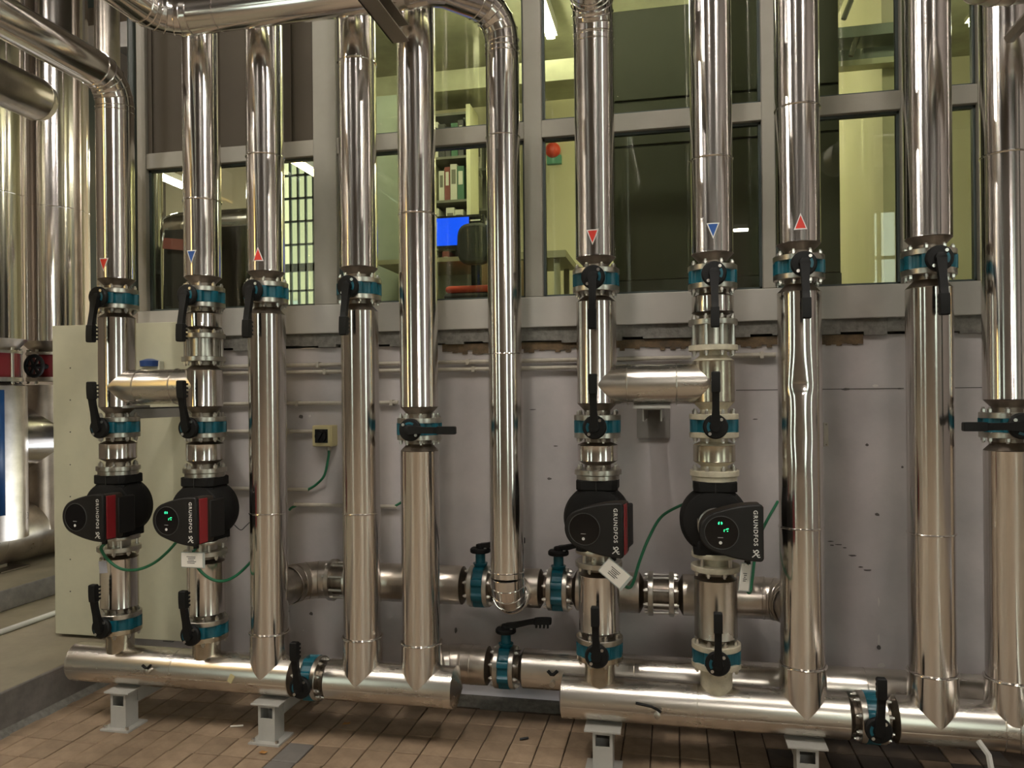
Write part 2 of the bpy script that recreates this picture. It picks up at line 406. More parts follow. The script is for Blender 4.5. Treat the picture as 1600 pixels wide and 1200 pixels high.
# ------------------------------------------------------------------ lower wall, ledge, board
structure(MB().bb((XL, 0.02, -0.01), (HX1, 0.22, Z_SILL0 - 0.075)).build('wall_front', 'wall_grey'))
b = MB(); n = 70; XS0 = XWL - 0.02
for i in range(n):
    x0 = XS0 + (XR + 1.5 - XS0) * i / n; x1 = XS0 + (XR + 1.5 - XS0) * (i + 1) / n; d = random.uniform(0.058, 0.082)
    b.bb((x0, -0.004 + random.uniform(0, 0.004), Z_SILL0 - d), (x1, 0.2, Z_SILL0))
structure(b.build('trim_3', 'concrete'))
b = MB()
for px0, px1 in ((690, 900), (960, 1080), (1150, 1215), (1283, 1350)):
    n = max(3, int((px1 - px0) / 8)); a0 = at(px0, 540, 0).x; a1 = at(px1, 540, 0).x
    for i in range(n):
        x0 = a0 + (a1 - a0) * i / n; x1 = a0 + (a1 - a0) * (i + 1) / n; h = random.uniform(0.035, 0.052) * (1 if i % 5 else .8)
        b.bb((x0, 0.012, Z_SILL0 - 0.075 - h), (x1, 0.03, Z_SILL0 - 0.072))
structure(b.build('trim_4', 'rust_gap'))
bl, br = at(84, 700, -0.06).x, at(333, 800, -0.06).x
zt, zb = at(90, 509, -0.06).z, at(90, 990, -0.06).z
bd = thing('wall_board', 'pale green upright board on the wall behind the two left pumps', 'board', (bl, -0.03, zb))
MB().bb((bl, -0.062, zb), (br, 0.018, zt)).build('sheet', 'board', bd, bevel=0.003)
b = MB()
for py in (575, 625, 675, 726, 776, 874, 924): b.cyl((at(110, py, -0.062).x, -0.062, at(110, py, -0.062).z), 0.004, 0, 0.002, 'y', 8)
b.build('screws', 'scuff', bd)
b = MB()
for px in (180, 260): b.bb((at(px, 990, -.06).x - 0.03, -0.05, zb - 0.012), (at(px, 990, -.06).x + 0.03, 0.01, zb))
b.build('foot', 'concrete', bd)
# scuffs, plugs and paint spots on the grey wall
b = MB(); w = MB()
for px, py, sx, sy, kind in ((1298, 846, 9, 2, 0), (1310, 851, 14, 2, 0), (1332, 868, 12, 3, 0), (1320, 856, 6, 2, 0), (1345, 886, 8, 2, 0), (1356, 891, 12, 3, 0), (1300, 852, 7, 2, 0), (1371, 804, 7, 5, 0),
                             (1368, 603, 8, 5, 1), (1373, 940, 3, 16, 1), (1373, 1000, 3, 22, 1), (1376, 1040, 12, 9, 1), (1373, 1012, 6, 7, 0), (484, 650, 5, 5, 1), (470, 651, 9, 8, 0), (858, 748, 9, 4, 0), (868, 697, 8, 2, 0),
                             (1410, 730, 4, 4, 0), (1355, 695, 5, 4, 0), (1322, 608, 14, 4, 0), (1405, 607, 8, 2, 0), (450, 955, 5, 3, 0), (486, 959, 7, 6, 0), (474, 985, 3, 3, 1), (832, 640, 12, 2, 0), (1180, 655, 8, 2, 0),
                             (712, 985, 5, 10, 0), (995, 1018, 0, 0, 1)):
    if not sx: continue
    p = at(px, py, 0.018); s_ = 0.0031
    pts = [(math.cos(2 * PI * k / 7) * sx * s_ * random.uniform(.35, .6), math.sin(2 * PI * k / 7) * sy * s_ * random.uniform(.35, .6)) for k in range(7)]
    (w if kind else b).prism(pts, 0, 0.003, (p.x, 0.021, p.z), Matrix(((1, 0, 0), (0, 0, -1), (0, 1, 0))))
wf = bpy.data.objects['wall_front']
for q0, q1 in ((1285, 1412), (1490, 1535), (1150, 1215)):
    p0, p1 = at(q0, 608, .02), at(q1, 608, .02); b.bb((p0.x, 0.0185, at(1400, 607, .02).z - .002), (p1.x, 0.021, at(1400, 607, .02).z + .002))
b.build('scuff_marks', 'scuff', wf); w.build('bare_plaster_marks', 'scuff_white', wf)

# ------------------------------------------------------------------ window wall of the control room
posts = [(217, 231), (492, 528), (820, 848), (1190, 1211), (1407, 1424), (1527, 1560)]
PX = [(at(a, 300, 0).x, at(c, 300, 0).x) for a, c in posts] + [(XR, XR + 0.1)]
fr = structure(MB().bb((PX[0][0], -0.02, Z_SILL0), (XR + 1.5, 0.06, Z_SILL1)).build('trim_5', 'frame_white', bevel=0.004))
structure(MB().bb((PX[0][1], -0.012, Z_TR0), (XR, 0.055, Z_TR1)).build('trim_6', 'frame', bevel=0.004))
for i, (a, c) in enumerate(PX):
    structure(MB().bb((a, -0.018, Z_SILL1), (c, 0.06, ROOM_TOP)).build('trim_%d' % (7 + i), 'frame', bevel=0.004))
wn = wi
for i in range(len(PX) - 1):
    a, c = PX[i][1], PX[i + 1][0]
    for lo, hi in ((Z_SILL1, Z_TR0), (Z_TR1, ROOM_TOP - 0.1)):
        wn += 1
        if i == 0 and hi > 4: continue
        fw = 0.012; b = MB()
        b.bb((a, 0.012, lo), (a + fw, 0.04, hi)); b.bb((c - fw, 0.012, lo), (c, 0.04, hi)); b.bb((a, 0.012, lo), (c, 0.04, lo + fw)); b.bb((a, 0.012, hi - fw), (c, 0.04, hi))
        w = structure(b.build('window_%d' % wn, 'muntin'))
        MB().bb((a + fw, 0.022, lo + fw), (c - fw, 0.028, hi - fw)).build('pane', 'glass', w)
a, c = PX[0][1], PX[1][0]
pn = structure(MB().bb((a, 0.01, Z_TR1), (c, 0.05, ROOM_TOP)).build('wall_panel', 'panel_brown'))
b = MB(); xm = at(452, 150, 0).x
for xx in (a + 0.02, xm, c - 0.02): b.bb((xx - 0.012, -0.002, Z_TR1), (xx + 0.012, 0.012, ROOM_TOP))
b.build('batten', 'panel_brown', pn)

# ------------------------------------------------------------------ control room
RY, RX0, RZ0 = 3.6, PX[0][0], 1.2
structure(MB().bb((RX0, 0.2, RZ0 - 0.1), (HX1, RY, RZ0)).build('floor_room', 'room_floor'))
structure(MB().bb((RX0, 0.06, ROOM_TOP), (HX1, RY, ROOM_TOP + 0.1)).build('ceiling_room', 'room_ceiling'))
structure(MB().bb((-3.3, RY, 0), (HX1, RY + 0.15, HZ)).build('wall_room_back', 'room_wall'))

def room_tube(x0, x1, y, z, lab):
    t = thing('ceiling_tube_lamp', lab, 'lamp', ((x0 + x1) / 2, y, z), 'control room tube lamps')
    z -= 0.4; MB().bb((x0, y - 0.05, z), (x1, y + 0.05, z + 0.03)).build('housing', 'lamp_body', t); MB().bb((x0 + .02, y - 0.03, z - 0.03), (x1 - .02, y + 0.03, z)).build('diffuser', 'room_lamp', t); MB().bb((x0 + .02, y - 0.03, z + 0.03), (x1 - .02, y + 0.03, z + 0.05)).build('added_uplight', 'room_lamp', t)  # upward glowing strip added to brighten the room ceiling
    for xx in (x0 + .1, x1 - .1): MB().cyl((xx, y, 0), .004, z + .05, ROOM_TOP, seg=6).build('suspension_rod', 'steel_dark', t)
p = at(812, 8, 0.9)
t = thing('ceiling_tube_lamp', 'bright tube lamp glimpsed behind glass right of the slim elbow pipe', 'lamp', (p.x, 1.5, ROOM_TOP - 0.12), 'control room tube lamps')
for y0, y1 in ((0.9, 2.2),):
    MB().bb((p.x - 0.05, y0, ROOM_TOP - 0.1), (p.x + 0.05, y1, ROOM_TOP)).build('housing', 'lamp_body', t); MB().bb((p.x - 0.03, y0 + .02, ROOM_TOP - 0.13), (p.x + 0.03, y1 - .02, ROOM_TOP - 0.1)).build('diffuser', 'room_lamp', t)
room_tube(-0.25, 0.6, 2.9, ROOM_TOP - 0.12, 'tube lamp on the control room ceiling at the right')
room_tube(1.9, 2.5, 1.7, ROOM_TOP - 0.12, 'unseen tube lamp added to brighten the right end of the control room')  # added out of view to light the strip right of the pier
room_tube(-2.0, -0.9, 0.5, ROOM_TOP - 0.12, 'tube lamp on the control room ceiling at the left')

# dark cabinets behind the middle windows
y0 = 0.45; cx0, cx1 = at(957, 300, y0).x, at(1313, 300, y0).x; zt_ = at(1080, 4, y0).z; zb_ = at(1080, 462, y0).z
cb = thing('switch_cabinet', 'tall dark olive cabinet standing behind the middle window panes', 'cabinet', (cx0, y0, RZ0))
MB().bb((cx0, y0 + 0.012, RZ0), (cx1, y0 + 0.8, zt_)).build('body', 'cabinet_gap', cb)
rows_ = [zt_, at(1080, 150, y0).z, at(1080, 222, y0).z, at(1080, 436, y0).z]
xm = at(1212, 300, y0).x
for k in range(3):
    for xa, xb in ((cx0, xm - 0.004), (xm + 0.004, cx1)):
        MB().bb((xa + 0.004, y0, rows_[k + 1] + 0.006), (xb - 0.004, y0 + 0.02, rows_[k] - 0.006)).build('door_panel', 'cabinet_olive', cb, bevel=0.003)
MB().bb((cx0, y0 - 0.01, RZ0), (cx1, y0 + 0.012, rows_[3])).build('plinth', 'cabinet_base', cb)
# room wall return right of the cabinets
xw = at(1380, 300, 1.3).x
structure(MB().bb((xw, 1.3, RZ0), (at(1425, 300, 1.3).x, RY, ROOM_TOP)).build('wall_room_pier', 'room_wall'))
b = thing('cable_duct', 'grey green duct on slanted struts under the control room ceiling', 'duct', at(1360, 60, 1.15))
z1 = at(1360, 38, 1.1).z; z2 = at(1360, 55, 1.1).z; xa, xb = at(1300, 45, 1.1).x, at(1412, 45, 1.1).x
MB().bb((xa, 1.1, z2), (xb, 1.29, z1)).build('trunking', 'duct_grey', b)
for q0, q1 in (((1318, 30), (1330, 0)), ((1329, 88), (1341, 55))):
    MB().tube([at(*q0, 1.12), at(*q1, 1.12)], 0.016, 6).build('strut', 'shelf_grey', b)
bm_ = thing('roof_beam', 'pale horizontal beam across the wall behind the right window', 'beam', at(1360, 95, 1.2))
MB().bb((at(1300, 90, 1.2).x, 1.2, at(1360, 100, 1.2).z), (at(1412, 90, 1.2).x, 1.29, at(1360, 91, 1.2).z)).build('flange', 'shelf_edge', bm_)
MB().bb((at(1300, 90, 1.2).x, 1.22, at(1360, 91, 1.2).z), (at(1412, 90, 1.2).x, 1.29, at(1360, 72, 1.2).z)).build('web', 'duct_grey', bm_)
cbm = thing('ceiling_beam', 'concrete beam under the control room ceiling behind the slim pipe', 'beam', at(720, 115, 2.2))
MB().bb((at(560, 100, 2.2).x, 2.2, at(720, 140, 2.2).z), (at(900, 100, 2.2).x, 2.6, at(720, 108, 2.2).z)).build('girder', 'room_ceiling', cbm)
# bookcases with binders
ORD = ['', 'first', 'second', 'third', 'fourth', 'fifth', 'sixth', 'seventh', 'eighth', 'ninth', 'tenth']
def bookcase(px0, px1, Y, rowt, shelves, lab, seedv, dy=0.28):
    rnd = random.Random(seedv); xa, xb = at(px0, 250, Y).x, at(px1, 250, Y).x; zt = at(px1, rowt, Y).z
    t = thing('bookcase', lab, 'bookcase', (xa, Y, RZ0))
    MB().bb((xa, Y + dy - 0.01, RZ0), (xb, Y + dy, zt)).build('back_panel', 'shelf_grey', t)
    MB().bb((xb - 0.035, Y, RZ0), (xb, Y + dy, zt)).build('side_panel', 'shelf_edge', t); MB().bb((xa, Y, RZ0), (xa + 0.03, Y + dy, zt)).build('side_panel', 'shelf_edge', t)
    for k in range(shelves):
        z = zt - 0.06 - k * 0.36
        MB().bb((xa + 0.03, Y, z - 0.02), (xb - 0.035, Y + dy, z)).build('shelf', 'shelf_grey', t)
        if k == 0: continue
        x = xa + 0.04; j = 0
        while x < xb - 0.10:
            wd = rnd.choice((0.05, 0.06, 0.075)); h = rnd.choice((0.25, 0.28, 0.30)); m_ = rnd.choice(('binder_white', 'binder_white', 'binder_white', 'binder_dark', 'binder_green', 'binder_red'))
            if rnd.random() < 0.78:
                j += 1
                o = thing('ring_binder', '%s ring binder, %s on the %s shelf of the %s' % ({'binder_white': 'cream', 'binder_dark': 'black', 'binder_green': 'green', 'binder_red': 'dark red'}[m_], ORD[j], ORD[k], 'left bookcase' if seedv == 1 else 'right bookcase'), 'binder', (x, Y + 0.02, z), 'binders in the control room bookcases')
                MB().bb((x, Y + 0.02, z), (x + wd - 0.004, Y + 0.24, z + h)).build('cover', m_, o)
                MB().bb((x + 0.01, Y + 0.018, z + h * .45), (x + wd - 0.014, Y + 0.021, z + h * .85)).build('spine_label', 'binder_white' if m_ != 'binder_white' else 'shelf_grey', o)
            x += wd
bookcase(668, 735, 2.3, 162, 7, 'bookcase of ring binders with a pale side seen left of the slim pipe', 1)
bookcase(737, 800, 2.9, 186, 7, 'bookcase packed with files behind the slim pipe', 2)
# monitor, chair, desks
Y = 1.3; p = at(718, 400, Y)
mn = thing('computer_monitor', 'monitor with a bright blue screen on the control room desk', 'monitor', (p.x, Y, p.z))
q0, q1 = at(668, 392, Y), at(756, 334, Y)
MB().bb((q0.x, Y, q0.z), (q1.x, Y + 0.04, q1.z)).build('casing', 'black_plastic', mn); MB().bb((q0.x + .015, Y - 0.003, q0.z + .03), (at(733, 360, Y).x, Y, q1.z - .015)).build('screen', 'screen_blue', mn)
MB().bb((at(733, 360, Y).x, Y - 0.003, q0.z + .03), (q1.x - .01, Y, q1.z - .015)).build('dark_screen_area', 'display', mn)
b = MB()
for k in range(3): b.bb((at(733, 360, Y).x + .01, Y - .005, q1.z - .045 - k * .025), (at(733, 360, Y).x + .08, Y - .003, q1.z - .037 - k * .025))
b.build('screen_text', 'white_print', mn)
MB().bb((p.x - .03, Y + .01, p.z - 0.05), (p.x + .03, Y + .05, q0.z)).build('stand', 'black_plastic', mn)
dz = p.z - 0.05
dk = thing('office_desk', 'grey desk under the monitor in the control room', 'desk', (p.x, Y, RZ0))
MB().bb((at(610, 400, Y).x, Y - 0.25, dz - 0.03), (at(752, 400, Y).x, Y + 0.4, dz)).build('table_top', 'desk_top', dk)
MB().bb((at(610, 400, Y).x, Y + 0.3, RZ0), (at(752, 400, Y).x, Y + 0.33, dz - 0.03)).build('modesty_panel', 'duct_grey', dk)
Y = 0.85; cp = at(742, 440, Y)
ch = thing('office_chair', 'dark cloth office chair with red seat in front of the blue monitor', 'chair', (cp.x, Y, RZ0))
a0, a1 = at(716, 415, Y), at(768, 348, Y)
n = 14; cxm = (a0.x + a1.x) / 2; hw = (a1.x - a0.x) / 2; pts = []
for i in range(28):
    t = 2 * PI * i / 28; c_, s_ = math.cos(t), math.sin(t)
    pts.append((cxm + hw * abs(c_) ** .6 * (1 if c_ > 0 else -1), (a0.z + a1.z) / 2 + (a1.z - a0.z) / 2 * abs(s_) ** .6 * (1 if s_ > 0 else -1)))
MB().prism(pts, -0.04, 0.04, (0, Y, 0), Matrix(((1, 0, 0), (0, 0, -1), (0, 1, 0)))).build('backrest', 'chair_cloth', ch, bevel=0.02)
sz = at(742, 445, Y).z
MB().bb((cxm - 0.2, Y + 0.0, sz - 0.045), (cxm + 0.2, Y + 0.4, sz)).build('seat', 'chair_red', ch, bevel=0.02)
MB().bb((cxm - 0.21, Y + 0.0, sz - 0.09), (cxm + 0.21, Y + 0.4, sz - 0.045)).build('seat_shell', 'black_plastic', ch, bevel=0.02)
MB().bb((cxm - 0.03, Y + 0.02, sz - .05), (cxm + 0.03, Y + 0.05, a0.z + .05)).build('back_post', 'black_plastic', ch)
MB().cyl((cxm, Y + 0.2, 0), 0.025, RZ0 + 0.05, sz - 0.08, seg=12).build('gas_column', 'black_plastic', ch)
b = MB()
for k in range(5): b.tube([(cxm, Y + .2, RZ0 + .07), (cxm + .25 * math.cos(k * 1.2566), Y + .2 + .25 * math.sin(k * 1.2566), RZ0 + .04)], 0.018, 6)
b.build('star_base', 'black_plastic', ch)
Y = 1.6
tb = thing('work_table', 'pale table seen through the glass between the two central posts', 'table', (at(860, 460, Y).x, Y, RZ0))
xa, xb = at(770, 385, Y).x, at(884, 385, Y).x; z = at(850, 392, Y).z
MB().bb((xa, Y, z - 0.05), (xb, Y + 0.6, z)).build('table_top', 'desk_top', tb)
for x in (xa + .05, xb - .09):
    for yy in (Y + .03, Y + .53): MB().bb((x, yy, RZ0), (x + .04, yy + .04, z - .05)).build('leg', 'desk_top', tb)
cbx = thing('desk_pedestal', 'brown wooden pedestal under the table beside the slim pipe', 'pedestal', (at(765, 460, 1.3).x, 1.3, RZ0))
MB().bb((at(752, 440, 1.3).x, 1.3, RZ0), (at(818, 440, 1.3).x, 1.58, at(760, 410, 1.3).z)).build('carcass', 'wood', cbx)
MB().bb((at(755, 440, 1.3).x, 1.29, RZ0 + .05), (at(814, 440, 1.3).x, 1.3, at(760, 416, 1.3).z)).build('drawer_front', 'wood', cbx)
# alarm beacon and box on the back wall
p = at(865, 237, RY)
al = thing('alarm_beacon', 'round red alarm beacon with green base on the yellow wall', 'beacon', (p.x, RY, p.z))
prof = [(0.001, 0.12)] + [(0.075 * math.sin(t), 0.05 + 0.075 * math.cos(t)) for t in [R(15 * k) for k in range(1, 9)]]
MB().lathe(prof[::-1], (p.x, RY, p.z), 'y', 20).build('dome', 'alarm_red', al)
MB().bb((p.x - .06, RY - .05, p.z - .13), (p.x + .08, RY, p.z - .05)).build('base', 'alarm_green', al)
p = at(864, 142, RY); jb = thing('junction_box', 'small cream junction box high on the back wall', 'box', (p.x, RY, p.z))
MB().bb((p.x - .08, RY - .06, p.z - .09), (p.x + .08, RY, p.z + .09)).build('case', 'shelf_edge', jb, bevel=.01); MB().bb((p.x + .08, RY - .03, p.z - .02), (p.x + .6, RY, p.z)).build('conduit', 'shelf_edge', jb)
# things behind the left window
y0 = 0.55
db = thing('control_console', 'black console with a painted red reflection behind the left window pane', 'cabinet', (at(310, 490, y0).x, y0, RZ0))
xa, xb = at(248, 400, y0).x, at(377, 400, y0).x; z1 = at(310, 353, y0).z
b = MB(); b.prism([(0, RZ0), (0.5, RZ0), (0.5, z1), (0.06, z1)], xa, xb, (0, y0, 0), Matrix(((0, 0, 1), (1, 0, 0), (0, 1, 0)))); b.build('housing', 'black_plastic', db)
z2 = at(280, 375, y0).z; z3 = at(280, 392, y0).z
MB().box(((xa * .62 + xb * .38), y0 + .028, (z2 + z3) / 2), ((xb - xa) * .7, 0.02, z2 - z3), Matrix.Rotation(0.12, 3, 'Y')).build('stripe', 'binder_red', db)  # red reflection put on the console as a coloured bar
vd = thing('ventilation_duct', 'bright upright metal duct behind the left window pane', 'duct', (at(243, 480, .9).x, 0.9, RZ0))
MB().cyl((at(241, 400, .9).x, 0.9, 0), 0.06, RZ0, ROOM_TOP, seg=24).build('shaft', 'clad', vd)
ed = thing('duct_elbow', 'silver segmented duct elbow above the black console', 'duct', at(270, 340, 1.2))
c0 = at(285, 390, 1.2); MB().tube(arc(c0, (-1, 0, 0), (0, 0, 1), 0.16, 6) + [c0 + Vector((0.6, 0, 0.16))], 0.11, 20, True).build('gores', 'clad', ed); MB().cyl((c0.x + .2, c0.y, 0), .008, c0.z + .25, ROOM_TOP, seg=8).build('hanger_rod', 'steel_dark', ed)
lb = structure(MB().bb((at(520, 300, .9).x, 0.9, RZ0), (at(527, 300, .9).x, 1.3, ROOM_TOP)).build('trim_20', 'shelf_edge'))
pr = structure(MB().bb((at(585, 300, 1.5).x, 1.5, RZ0), (at(622, 300, 1.5).x, 2.0, at(600, 150, 1.5).z)).build('wall_room_pillar', 'duct_grey'))
# facade outside the far window
xo = (ow[0] + ow[1]) / 2
fb = thing('neighbour_building', 'pale building seen outside through the small barred window', 'building', (xo, 14, 0))
MB().bb((xo - 9, 14, 0), (xo + 4.2, 16, 7.6)).build('facade_wall', 'facade', fb)
for k in range(5): MB().bb((xo - 5.9 + k * 0.8, 13.95, 3.4 + .9 * (k % 2)), (xo - 5.5 + k * 0.8, 14.0, 4.0 + .9 * (k % 2))).build('facade_window', 'facade_dark', fb)

# ================================================================== pipework prototypes
def lever_mesh():
    b = MB()
    # lever in local frame: stem along -y, lever along -z (down)
    b.lathe([(0.046, 0.112), (0.049, 0.116), (0.049, 0.128), (0.044, 0.134), (0.022, 0.136), (0.020, 0.150), (0.012, 0.153)], (0, 0, 0), 'y', 28)
    prof = [(0.0, 0.0185, 0.138, 0.016), (-0.03, 0.0165, 0.142, 0.016), (-0.07, 0.0135, 0.152, 0.014), (-0.11, 0.0135, 0.162, 0.013), (-0.135, 0.0135, 0.166, 0.014), (-0.138, 0.0165, 0.166, 0.017), (-0.165, 0.0165, 0.168, 0.018), (-0.19, 0.0165, 0.169, 0.018), (-0.213, 0.0165, 0.169, 0.017), (-0.217, 0.013, 0.169, 0.013)]
    vs = []; fs = []
    for z, hw, y, ht in prof: vs += [(-hw, -y - ht, z), (hw, -y - ht, z), (hw, -y + ht * .6, z), (-hw, -y + ht * .6, z)]
    n = len(prof)
    for i in range(n - 1):
        for j in range(4): fs.append((i * 4 + j, i * 4 + (j + 1) % 4, (i + 1) * 4 + (j + 1) % 4, (i + 1) * 4 + j))
    fs += [(0, 1, 2, 3), tuple((n - 1) * 4 + k for k in (3, 2, 1, 0))]
    b.add(vs, fs)
    for k in range(4): b.box((0, -0.150, -0.146 - k * 0.018), (0.028, 0.018, 0.009))
    return b.mesh('lever', 'black_grip')
LEVER = lever_mesh()
def valve_meshes():
    pts = []
    for k in range(96):
        t = 2 * PI * k / 96; c = math.cos(8 * (t + PI / 8)); r = 0.088 + 0.0125 * max(-0.25, min(1, c * 1.8)); pts.append((r * math.cos(t), r * math.sin(t)))
    b = MB(); b.prism(pts, -0.0255, 0.0255)
    b.cyl((0, 0, 0), 0.022, 0.07, 0.112, 'y', 16); b.lathe([(0.030, 0.098), (0.036, 0.112)], (0, 0, 0), 'y', 16)
    body = b.mesh('body', 'teal')
    b = MB()
    for a in (0.9, 0.9 + PI): b.cyl((0.036 * math.cos(a), 0, 0.036 * math.sin(a)), 0.0065, 0.132, 0.138, 'y', 10)
    scr = b.mesh('screws', 'bolt')
    b = MB(); b.prism([(0.034 * math.cos(t), 0.034 * math.sin(t)) for t in [R(-35 + 10 * k) for k in range(8)]] + [(0.024 * math.cos(t), 0.024 * math.sin(t)) for t in [R(35 - 10 * k) for k in range(8)]], 0.134, 0.1365, (0, 0, 0), AX['y'])
    ind = b.mesh('position_window', 'teal')
    return body, scr, ind
VB, VS, VI = valve_meshes()
VN = MB().cyl((0, 0, 0), 0.024, 0.08, 0.165, 'y', 16).mesh('stem_neck', 'teal')
def valve(loc, basis, lever_ang, label, group='teal butterfly valves', window=True, ext=0.0):
    t = thing('butterfly_valve', label, 'valve', loc, group)
    t.rotation_euler = basis.to_euler()
    def ch(n, me, rot=None):
        o = bpy.data.objects.new(n, me); COL.objects.link(o); o.parent = t
        if rot is not None: o.rotation_euler = (0, rot, 0)
        return o
    ch('body', VB, (PI / 8 if False else None)); l = ch('lever', LEVER, lever_ang); l['label'] = 'black plastic hand lever with round hub'
    if ext: l.location = (0, -ext, 0); ch('stem_neck', VN)
    o = bpy.data.objects.new('screws', VS); COL.objects.link(o); o.parent = l
    if window:
        o = bpy.data.objects.new('position_window', VI); COL.objects.link(o); o.parent = l
    return t
IDM = Matrix.Identity(3)
BAX = Matrix(((0, 0, 1), (0, 1, 0), (-1, 0, 0)))               # valve axis along x, stem to -y  (local z->x, local x->-z)
BUP = Matrix(((0, 0, 1), (-1, 0, 0), (0, -1, 0)))              # valve axis along x, stem up     (local z->x, -y->z, x->-y)
DOWN, UPW, LEFT, RIGHTW = 0.0, PI, PI / 2, -PI / 2

RF, TF = 0.0985, 0.023   # flange radius and thickness
def flange(b, o, z, s, ax='z', Rf=RF):
    """flange disc starting at z going in direction s, then neck"""
    z1 = z + s * TF
    b.lathe([(Rf - 0.002, z), (Rf, z + s * 0.002), (Rf, z1 - s * 0.002), (Rf - 0.002, z1)], o, ax, 44)
def bolts(b, o, z, s, ax='z', Rb=0.083, n=8, h=0.013, ph=PI / 8, r=0.0095):
    A = AX[ax] if isinstance(ax, str) else ax
    for k in range(n):
        a = 2 * PI * k / n + ph; off = A @ Vector((Rb * math.cos(a), Rb * math.sin(a), 0))
        b.cyl(Vector(o) + off, r, z, z + s * h, ax, 6); b.cyl(Vector(o) + off, r * .55, z + s * h, z + s * (h + 0.007), ax, 8)

def stuff(o): o['kind'] = 'stuff'; return o
def end(t, m, fm, o, z, s, R_, ax='z', Rf=RF, L=None):
    """flanged end whose outer face is at z; the pipe body lies in direction s; returns z where full cladding begins"""
    b_fl, b_cone, b_bo = MB(), MB(), MB()
    flange(b_fl, o, z, s, ax, Rf)
    zz = z + s * TF
    bolts(b_bo, o, zz, s, ax, Rb=Rf - 0.0165)
    L = L or 0.030
    z2 = zz + s * 0.018; z3 = z2 + s * L
    b_cone.lathe([(0.055, zz - s * .001), (0.055, z2), (R_ - 0.001, z3)], o, ax, 44)
    b_fl.build('flange', fm, t); b_cone.build('end_cone', 'cream_steel' if m == 'clad_dull' else 'steel_dark', t); stuff(b_bo.build('bolts', 'bolt', t))
    return z3

def arrow_sticker(px, py, up, m, par, x, Rr):
    p = at(px, py, YF)
    # angle on the cylinder so that the sticker shows at that pixel column
    best = min((abs(proj(x + Rr * math.sin(a), YP - Rr * math.cos(a), p.z)[0] - px), a) for a in [R(k) for k in range(-60, 61)])
    th = best[1]; zc_ = p.z
    def tri(hw, h0, h1, rr):
        b = MB(); n = 6; rows = 6; vs = []; fs = []
        for j in range(rows + 1):
            f = j / rows; z = h0 + (h1 - h0) * f; w_ = hw * (1 - f) if up else hw * f
            for i in range(n + 1):
                a = th + (2 * i / n - 1) * w_ / rr; vs.append((x + rr * math.sin(a), YP - rr * math.cos(a), zc_ + z))
        for j in range(rows):
            for i in range(n): fs.append((j * (n + 1) + i, j * (n + 1) + i + 1, (j + 1) * (n + 1) + i + 1, (j + 1) * (n + 1) + i))
        return b.add(vs, fs)
    o = tri(0.0255, -0.032, 0.032, Rr + 0.0007).build('flow_arrow_sticker', 'sticker_white', par, label='white-edged %s triangle sticker' % ('red' if m == 'sticker_red' else 'blue'))
    s = tri(0.0195, -0.0275 if up else -0.0225, 0.0225 if up else 0.0275, Rr + 0.0014); s.build('triangle_print', m, o)
def proj(x, y, z):
    d = Vector((x, y, z)) - CAM; f = d.dot(FWD); a = d.dot(RIGHT) / f * F; b = -d.dot(UP) / f * F
    # invert a = u - ROLL v, b = v + ROLL u
    k = 1 + ROLL * ROLL; u = (a + ROLL * b) / k; v = (b - ROLL * a) / k
    return CX + u, CY + v

def vseg(label, x, z0, z1, y=YP, R_=RP, top='flange', bot='flange', beads=(), m='clad', fm='steel', name='insulated_pipe', top_cone=None, bot_cone=None, lap=None, cat='pipe', group=None):
    """upright clad pipe from z0 (bottom) to z1 (top)"""
    t = thing(name, label, cat, (x, y, z0), group); o = (x, y, 0)
    cl = MB()
    a, c = z0, z1
    if bot == 'flange': a = end(t, m, fm, o, z0, 1, R_, L=bot_cone)
    if top == 'flange': c = end(t, m, fm, o, z1, -1, R_, L=top_cone)
    prof = [(R_ - 0.004, a), (R_ + 0.0006, a + 0.0015), (R_, a + 0.004), (R_, c - 0.004), (R_ + 0.0006, c - 0.0015), (R_ - 0.004, c)]
    if lap: prof = [(R_ + 0.0058, a), (R_ + 0.0058, lap), (R_, lap + 0.001), (R_, c - 0.004), (R_ + 0.0006, c - 0.0015), (R_ - 0.004, c)]
    # subdivide the long run for a true straight pipe
    cl.lathe(prof, o, 'z', 64); cl.build('cladding', m, t)
    for zb_ in beads:
        b = MB(); b.ring((x, y, zb_), R_ + (0.006 if lap and zb_ <= lap + .01 else 0.0005), 0.0042); b.build('seam_ring', 'clad', t)
    return t

HV = 0.0255  # half height of a valve body
TOPZ = 5.0
cpx = dict(a=184, b=319, c=418, d=563, e=655, g=933, h=1115, i=1250, j=1453, k=1575)
cx = {k: at(v, 620, YP).x for k, v in cpx.items()}
def zr(k, row): return at(cpx[k], row, YF).z
zbot = ZH - 0.02

# ---- plain risers that run into the headers
def riser(k, vrow, lever, beads_up, beads_lo, names, sticker=None):
    zv = zr(k, vrow); x = cx[k]
    up = vseg(names[0], x, zv + HV, TOPZ, top='none', beads=[zr(k, r) for r in beads_up])
    lapz = zr(k, beads_lo[-1])
    lo = vseg(names[1], x, ZH + 0.0, zv - HV, bot='none', beads=[zr(k, r) for r in beads_lo], lap=lapz)
    valve((x, YP, zv), IDM, lever, names[2])
    if sticker: arrow_sticker(sticker[0], sticker[1], sticker[2], sticker[3], up, x, RP)
    return up, lo
riser('c', 455, DOWN, (237,), (805, 995), ('shiny upper riser pipe with a red upward arrow beside the barred window', 'third long riser from the left, running into the left header', 'teal valve with hanging lever under the left red upward arrow'), (403, 397, True, 'sticker_red'))
riser('d', 449, DOWN, (87,), (805, 1003), ('upper riser pipe without arrow beside the broad grey window post', 'lower riser between the rotary switch and the valve with sideways lever', 'teal valve with hanging lever on the riser right of the barred window'))
